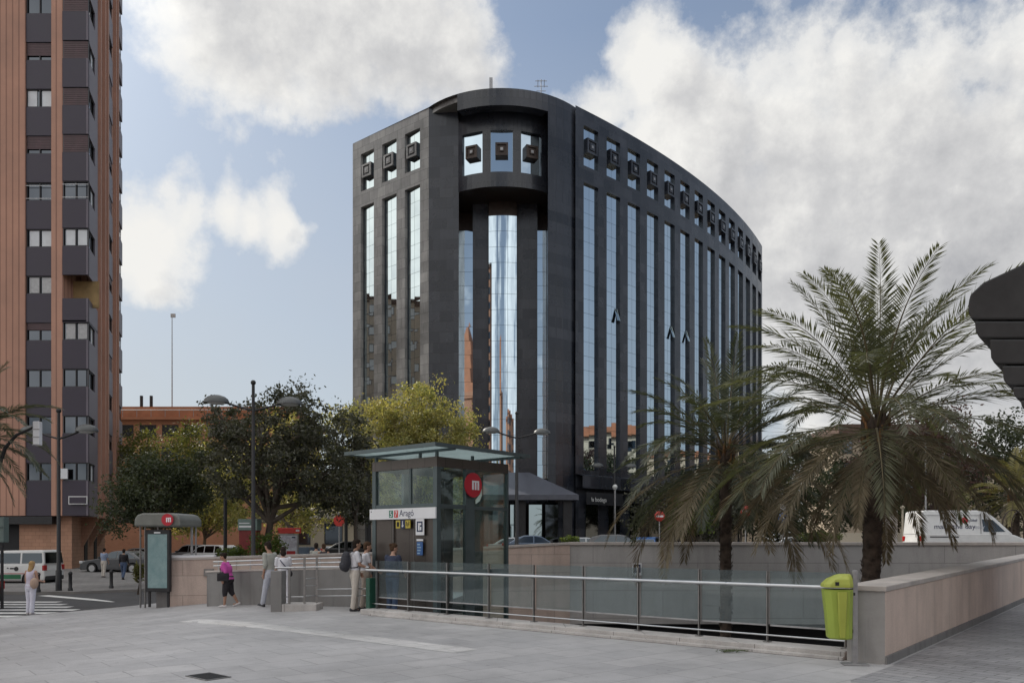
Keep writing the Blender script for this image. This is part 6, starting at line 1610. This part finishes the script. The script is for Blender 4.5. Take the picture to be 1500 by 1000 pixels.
# an electrical cabinet under the trees
# ------------------------------------------------------------------ people
skin_a = pbr('skin', (.42, .25, .18), .55, var=.06); skin_b = pbr('tanned_skin', (.33, .19, .13), .55, var=.06)
hair_d = pbr('dark_hair', (.022, .016, .013), .85, var=.4, scale=25, spec=.15); hair_b = pbr('brown_hair', (.07, .042, .026), .85, var=.4, scale=25, spec=.15); hair_l = pbr('blonde_hair', (.34, .22, .10), .85, var=.35, scale=25, spec=.15)
cl = {}
def cloth(name, col, var=.12): 
    if name not in cl: cl[name] = pbr(name, col, .85, var=var, scale=9, bmp=.3, bscale=45)
    return cl[name]
def person(label, px, Y, H=1.72, head=0, pose=None, skin=None, hair=None, hairlen='short', top=None, bottom=None, sleeve=.5, legs='long', shoes=None, wide=1.0, group=None, z=None, hat=None, vox=.0085, female=False):
    """heading in degrees: 0 = facing +x; pose keys: l, r thigh; lk, rk knee; la, ra arm swing; le, re elbow; lean; hx, hy head offset"""
    p = dict(l=0, r=0, lk=4, rk=4, la=4, ra=4, le=12, re=12, lean=2, nod=8, lo=.10, ro=.10, turn=0); p.update(pose or {})
    x = (px - 750) / F * Y; zz = gz(x, Y) if z is None else z
    t = thing('person', label, 'person', (x, Y, zz), R(head), group)
    k = H / 1.75; q = {}
    def leg(s, th, kn):
        hip = Vector((0, s * .088 * k, 0)); th = R(th); kn = R(kn)
        kne = hip + Vector((math.sin(th), 0, -math.cos(th))) * .43 * k
        an = kne + Vector((math.sin(th - kn), s * .02, -math.cos(th - kn))) * .41 * k
        return hip, kne, an, th - kn
    L_, R_ = leg(1, p['l'], p['lk']), leg(-1, p['r'], p['rk'])
    hz = .075 * k - min(L_[2].z, R_[2].z)
    up = Vector((0, 0, hz)); L_ = [v + up for v in L_[:3]] + [L_[3]]; R_ = [v + up for v in R_[:3]] + [R_[3]]
    ln = R(p['lean'])
    def torso(h, f=0): return Vector((math.sin(ln) * h * k + f * k, 0, hz + math.cos(ln) * h * k))
    neck, hd = torso(.555, .0), torso(.705, .03 + .02 * math.sin(R(p['nod'])))
    def arm(s, a, e, o):
        sh = torso(.49) + Vector((0, s * .172 * k * wide, 0)); a = R(a); e = R(e)
        el = sh + Vector((math.sin(a), s * o, -math.cos(a))).normalized() * .285 * k
        wr = el + Vector((math.sin(a + e), s * o * .2, -math.cos(a + e))).normalized() * .25 * k
        return sh, el, wr, a + e
    LA, RA_ = arm(1, p['la'], p['le'], p['lo']), arm(-1, p['ra'], p['re'], p['ro'])
    b = MB()
    def tor(m, g, z0=-.08, z1=.53):
        prof = [(-.10, .10, .145), (-.02, .115, .165), (.08, .108, .150), (.18, .102, .138), (.30, .112, .152), (.40, .115, .165), (.48, .095, .160), (.53, .07, .10), (.56, .055, .06)]
        if female: prof = [(-.10, .105, .155), (-.02, .122, .178), (.08, .108, .150), (.18, .094, .124), (.30, .118, .140), (.40, .112, .150), (.48, .088, .145), (.53, .062, .09), (.56, .05, .055)]
        rs = []
        for h, rx, ry in prof:
            if z0 - .03 <= h <= z1 + .03:
                c = torso(h); rs.append((c.x, c.y, c.z, rx * k * (wide if h < .45 else 1) + g, ry * k * wide + g))
        m.loft(rs, 18)
    tor(b, 0, -.1, .56)
    b.caps(torso(.52), .055 * k, torso(.63, .02), .050 * k)
    Mr = Matrix.Rotation(R(p['turn']), 3, 'Z') @ Matrix.Rotation(R(p['nod']), 3, 'Y')
    def H_(v): return hd + Mr @ (Vector(v) * k)
    b.ell(H_((0, 0, .02)), (.098 * k, .076 * k, .112 * k), 14, M=Mr); b.ell(H_((.022, 0, -.055)), (.070 * k, .058 * k, .062 * k), 12, M=Mr)
    b.caps(H_((.088, 0, .012)), .010 * k, H_((.108, 0, -.022)), .014 * k, 8); b.ell(H_((.084, 0, -.058)), (.012 * k, .024 * k, .008 * k), 8, M=Mr); b.ell(H_((.072, 0, -.098)), (.02 * k, .02 * k, .016 * k), 8, M=Mr)
    for s in (-1, 1): b.ell(H_((-.005, s * .077, .0)), (.022 * k, .010 * k, .034 * k), 8, M=Mr)
    for hip, kn, an, sw in (L_, R_):
        b.caps(hip, .088 * k * wide, kn, .056 * k * wide ** .5, 12); c = kn.lerp(an, .3) - Vector((math.cos(sw), 0, math.sin(sw))) * .012 * k
        b.caps(kn, .054 * k, c, .055 * k, 12); b.caps(c, .055 * k, an, .037 * k, 12)
        b.caps(an + Vector((-.03, 0, -.04)) * k, .034 * k, an + Vector((.13, 0, -.05)) * k, .024 * k, 10)
    for s, (sh, el, wr, aa) in ((1, LA), (-1, RA_)):
        b.caps(sh, .050 * k, el, .039 * k, 12); b.caps(el, .039 * k, wr, .026 * k, 12)
        D = Vector((math.sin(aa), 0, -math.cos(aa))); n_ = Vector((0, s, 0)); f_ = n_.cross(D) if s > 0 else D.cross(n_)
        f_ = Vector((math.cos(aa), 0, math.sin(aa)))
        b.caps(wr, .024 * k, wr + D * .045 * k, .030 * k, 8)
        for i, (o, ll) in enumerate(((.030, .062), (.011, .072), (-.009, .068), (-.027, .054))):
            a0 = wr + D * .062 * k + f_ * o * k; a1 = a0 + D * ll * .55 * k - n_ * .012 * k; a2 = a1 + D * ll * .4 * k - n_ * .024 * k
            b.caps(wr + D * .03 * k + f_ * o * .7 * k, .0125 * k, a0, .0115 * k, 7); b.caps(a0, .0112 * k, a1, .0102 * k, 7); b.caps(a1, .0102 * k, a2, .0090 * k, 7)
        a0 = wr + D * .02 * k + f_ * .022 * k; a1 = a0 + (D * .5 + f_ * .8).normalized() * .036 * k; a2 = a1 + (D * .9 + f_ * .3 - n_ * .3).normalized() * .03 * k
        b.caps(a0, .0135 * k, a1, .0118 * k, 7); b.caps(a1, .0118 * k, a2, .010 * k, 7)
    link('body', remesh(b, vox, skin or skin_a, 'body'), t)
    m = MB()
    for s in (-1, 1): m.ell(H_((.0885, s * .030, .018)), (.006 * k, .012 * k, .007 * k), 8, M=Mr)
    m.build('eyes', dark_int, t, world=False, uv=False)
    # clothes
    m = MB(); g = .016
    tor(m, g, -.06, .50)
    if sleeve > 0:
        for sh, el, wr, aa in (LA, RA_):
            e = sh.lerp(el, min(1, sleeve * 1.0)); m.caps(sh, .056 * k + g * .6, e, (.045 if sleeve <= 1 else .045) * k + g, 12)
            if sleeve > 1: m.caps(el, .043 * k + g * .5, el.lerp(wr, sleeve - 1), .032 * k + g * .6, 12)
    else:
        for s in (-1, 1): m.caps(torso(.46) + Vector((.0, s * .10 * k, 0)), .05 * k, torso(.535) + Vector((0, s * .085 * k, 0)), .03 * k, 8)
    link('top', remesh(m, .012, top, 'top'), t)
    m = MB(); c0 = torso(-.06)
    m.loft([(torso(h).x, 0, torso(h).z, rx * k * wide + .019, ry * k * wide + .019) for h, rx, ry in ((-.13, .085, .135), (-.06, .11, .158), (.03, .112, .156), (.10, .106, .148))], 18)
    fl = {'long': 1.0, 'capri': .62, 'short': .45}[legs]
    for hip, kn, an, sw in (L_, R_):
        m.caps(hip + Vector((0, 0, -.02)), .096 * k * wide + .008, kn if fl > .5 else hip.lerp(kn, fl * 2), .064 * k * wide ** .5 + .014, 12)
        if fl > .5: m.caps(kn, .062 * k * wide ** .5 + .012, kn.lerp(an, (fl - .5) * 2 * .97), .050 * k + .016 * (1 if not female else 1.4), 12)
    link('trousers', remesh(m, .012, bottom, 'trousers'), t)
    for hip, kn, an, sw in (L_, R_):
        m = MB(); r_ = Matrix.Rotation(max(-.3, min(.5, -sw * .6)), 3, 'Y')
        def S_(v): return an + r_ @ (Vector(v) * k)
        m.caps(S_((-.045, 0, -.035)), .042 * k, S_((.05, 0, -.045)), .040 * k, 10); m.caps(S_((.05, 0, -.045)), .040 * k, S_((.15, 0, -.052)), .028 * k, 10)
        m.obox(S_((.05, 0, -.068)), r_ @ Vector((.125 * k, 0, 0)), r_ @ Vector((0, .036 * k, 0)), r_ @ Vector((0, 0, .010 * k)), 0)
        link('shoe', remesh(m, .010, shoes, 'shoe'), t)
    m = MB()
    m.ell(H_((-.018, 0, .040)), (.100 * k, .086 * k, .106 * k), 14, M=Mr); m.ell(H_((.028, 0, .085)), (.066 * k, .072 * k, .050 * k), 12, M=Mr)
    if hairlen in ('short', 'bob', 'long'): m.ell(H_((-.045, 0, -.02)), (.062 * k, .078 * k, .085 * k), 12, M=Mr)
    if hairlen in ('bob', 'long'): m.ell(H_((-.035, 0, -.075)), (.068 * k, .090 * k, .09 * k), 12, M=Mr)
    if hairlen == 'long': m.ell(H_((-.065, 0, -.17)), (.05 * k, .085 * k, .13 * k), 12, M=Mr)
    if hairlen == 'bun': m.ell(H_((-.10, 0, .08)), .045 * k, 10); m.ell(H_((-.045, 0, -.01)), (.058 * k, .076 * k, .07 * k), 12, M=Mr)
    link('hair', remesh(m, .010, hair or hair_d, 'hair'), t)
    return t, dict(torso=torso, LA=LA, RA=RA_, k=k, H=H_, hz=hz, pos=Vector((x, Y, zz)), head=R(head))
def bag(name, label, cat, info, build, parts_mat):
    t = thing(name, label, cat, info['pos'], info['head'])
    for nm, mb, mt in build: link(nm, remesh(mb, .011, mt, nm), t) if nm != 'strap' else mb.build(nm, mt, t, world=False, uv=False)
    return t
white_c = cloth('white_cotton', (.62, .62, .66)); lilac = cloth('pale_lilac_cotton', (.52, .47, .56)); cream_c = cloth('cream_trousers', (.50, .46, .41)); grey_c = cloth('light_grey_knit', (.32, .33, .30)); pale_b = cloth('pale_blue_grey_trousers', (.42, .44, .50))
pink_c = cloth('magenta_pink_cotton', (.50, .075, .33)); black_c = cloth('black_cotton', (.018, .016, .02)); navy_c = cloth('dark_navy_cotton', (.03, .04, .075)); jean = cloth('blue_denim', (.06, .09, .16))
shoe_w = pbr('white_shoes', (.55, .52, .52), .6); shoe_d = pbr('dark_shoes', (.025, .025, .028), .6)
# the woman at the crossing
Yw = 23.6
t, i = person('person from behind in pale strapless top and wide white trousers at the crossing', 45, Yw, 1.60, 82, dict(l=3, r=-3, la=6, ra=8, re=70, le=10, lo=.16), skin_a, hair_l, 'long', lilac, cloth('white_wide_trousers', (.58, .58, .66)), 0, 'long', shoe_w, female=True, wide=.98)
To = i['torso']; m = MB(); c = To(.12) + Vector((-.13, -.22, 0)); m.ell(c, (.10, .13, .17), 12); s = MB(); s.tube([c + Vector((.02, 0, .15)), To(.40) + Vector((-.10, -.16, 0)), To(.51) + Vector((0, -.14, 0)), To(.4) + Vector((.12, -.15, 0))], .014, 5)
bag('shoulder_bag', 'beige rounded bag hanging at the hip of the woman at the crossing', 'bag', i, [('pouch', m, cloth('beige_canvas', (.36, .26, .20))), ('strap', s, cloth('beige_canvas', (.36, .26, .20)))], None)
# woman in pink
t, i = person('person in a magenta pink top and black cropped trousers walking past the stair wall', 334, 21.9, 1.52, 186, dict(l=10, r=-10, lk=8, rk=20, la=-14, ra=10, le=30, re=30, lean=9, nod=16), skin_b, hair_d, 'bun', pink_c, black_c, .95, 'capri', shoe_w, wide=1.42, female=True, z=None)
To = i['torso']; m = MB(); c = To(.06) + Vector((.07, .22, 0)); m.obox(c, (.15, 0, 0), (0, .06, 0), (0, 0, .11)); m.ell(c + Vector((0, 0, .02)), (.17, .08, .13), 12); s = MB(); s.tube([c + Vector((.08, -.02, .12)), To(.34) + Vector((.15, .08, 0)), To(.50) + Vector((.06, -.10, 0)), To(.45) + Vector((-.12, -.10, 0))], .012, 5)
bag('handbag', 'black handbag carried at the hip of the person in pink', 'bag', i, [('pouch', m, black_c), ('strap', s, black_c)], None)
# couple
t, i = person('person in a light grey knit top and pale trousers stepping left beside the pillar', 397, 21.0, 1.76, 150, dict(l=16, r=-20, lk=4, rk=24, la=-10, ra=20, le=24, re=40, lean=6, nod=20), skin_b, hair_d, 'short', grey_c, pale_b, 1.3, 'long', shoe_d)
t, i = person('person in white with dark bobbed hair and cross-body strap, beside the one in grey', 415, 20.6, 1.58, 112, dict(l=8, r=-8, la=8, ra=14, le=50, re=50, nod=24), skin_a, hair_d, 'bob', white_c, white_c, .6, 'long', shoe_w, female=True)
To = i['torso']; m = MB(); c = To(.05) + Vector((.10, -.2, 0)); m.ell(c, (.11, .05, .08), 12); s = MB(); s.tube([c + Vector((-.05, 0, .07)), To(.2) + Vector((-.13, -.10, 0)), To(.38) + Vector((-.145, .04, 0)), To(.52) + Vector((-.02, .12, 0)), To(.4) + Vector((.13, .06, 0))], .013, 5)
bag('cross_body_bag', 'small dark cross-body bag on the person in white beside the pillar', 'bag', i, [('pouch', m, black_c), ('strap', s, navy_c)], None)
# man with the backpack, and the companion half behind him
t, i = person('person in a white t-shirt and cream trousers wearing a dark backpack by the railing', 520, 19.25, 1.76, 24, dict(l=4, r=-3, la=4, ra=14, re=55, le=30, lean=1, nod=4), skin_b, hair_d, 'short', white_c, cream_c, .62, 'long', shoe_d)
To = i['torso']; k = i['k']; m = MB(); c = To(.30) + Vector((-.235, 0, 0)); m.ell(c + Vector((0, 0, -.02)), (.125, .165, .25), 14); m.ell(c + Vector((-.03, 0, -.11)), (.13, .15, .14), 12); m.ell(c + Vector((.01, 0, .12)), (.10, .15, .13), 12)
s = MB()
for sd in (-1, 1): s.tube([c + Vector((.06, sd * .09, .2)), To(.535) + Vector((-.02, sd * .105, .03)), To(.46) + Vector((.125, sd * .11, 0)), To(.30) + Vector((.14, sd * .13, 0)), To(.16) + Vector((.02, sd * .175, 0)), c + Vector((.08, sd * .13, -.16))], .022, 6, flat=.5)
bag('backpack', 'dark grey backpack worn by the person in the white t-shirt', 'backpack', i, [('pack', m, cloth('charcoal_nylon', (.035, .036, .045))), ('strap', s, cloth('charcoal_nylon', (.035, .036, .045)))], None)
person('person in beige trousers half hidden behind the one with the backpack', 535, 19.75, 1.70, 20, dict(l=5, r=-5, la=10, ra=16, re=40), skin_a, hair_b, 'short', white_c, cloth('beige_trousers', (.38, .32, .27)), .6, 'long', shoe_d)
# waiting at the lift door
q = lp(1.0, -.50); pxd = 750 + F * q.x / q.y
person('person in a dark navy top waiting at the lift door behind the glass', pxd, q.y, 1.66, 66, dict(l=2, r=-2, nod=6, turn=-30, la=10, ra=10, le=40, re=40), skin_a, hair_b, 'bun', navy_c, jean, 1.6, 'long', shoe_d, female=True, z=0)
# two people behind the boundary wall, two far walkers
person('person in a dark sleeveless top standing behind the pink boundary wall', 474, 28.5, 1.66, 95, dict(la=8, ra=8), skin_b, hair_b, 'bun', black_c, jean, 0, 'long', shoe_d, female=True, vox=.012)
person('person in a pale top behind the boundary wall beside the one in dark top', 463, 29.3, 1.70, 100, dict(la=8, ra=8), skin_b, hair_d, 'short', grey_c, jean, .7, 'long', shoe_d, vox=.012)
person('person all in dark clothes walking away left of the metro kiosk', 181, 44, 1.74, 95, dict(l=12, r=-14, rk=20, la=-8, ra=12), skin_b, hair_d, 'short', black_c, jean, 1.7, 'long', shoe_d, vox=.014)
person('person in a light blue top and pale trousers by the corner of the orange tower', 152, 46, 1.70, 80, dict(l=4, r=-6, la=4, ra=10), skin_a, hair_d, 'short', cloth('light_blue_cotton', (.22, .27, .38)), cream_c, .7, 'long', shoe_d, vox=.014)
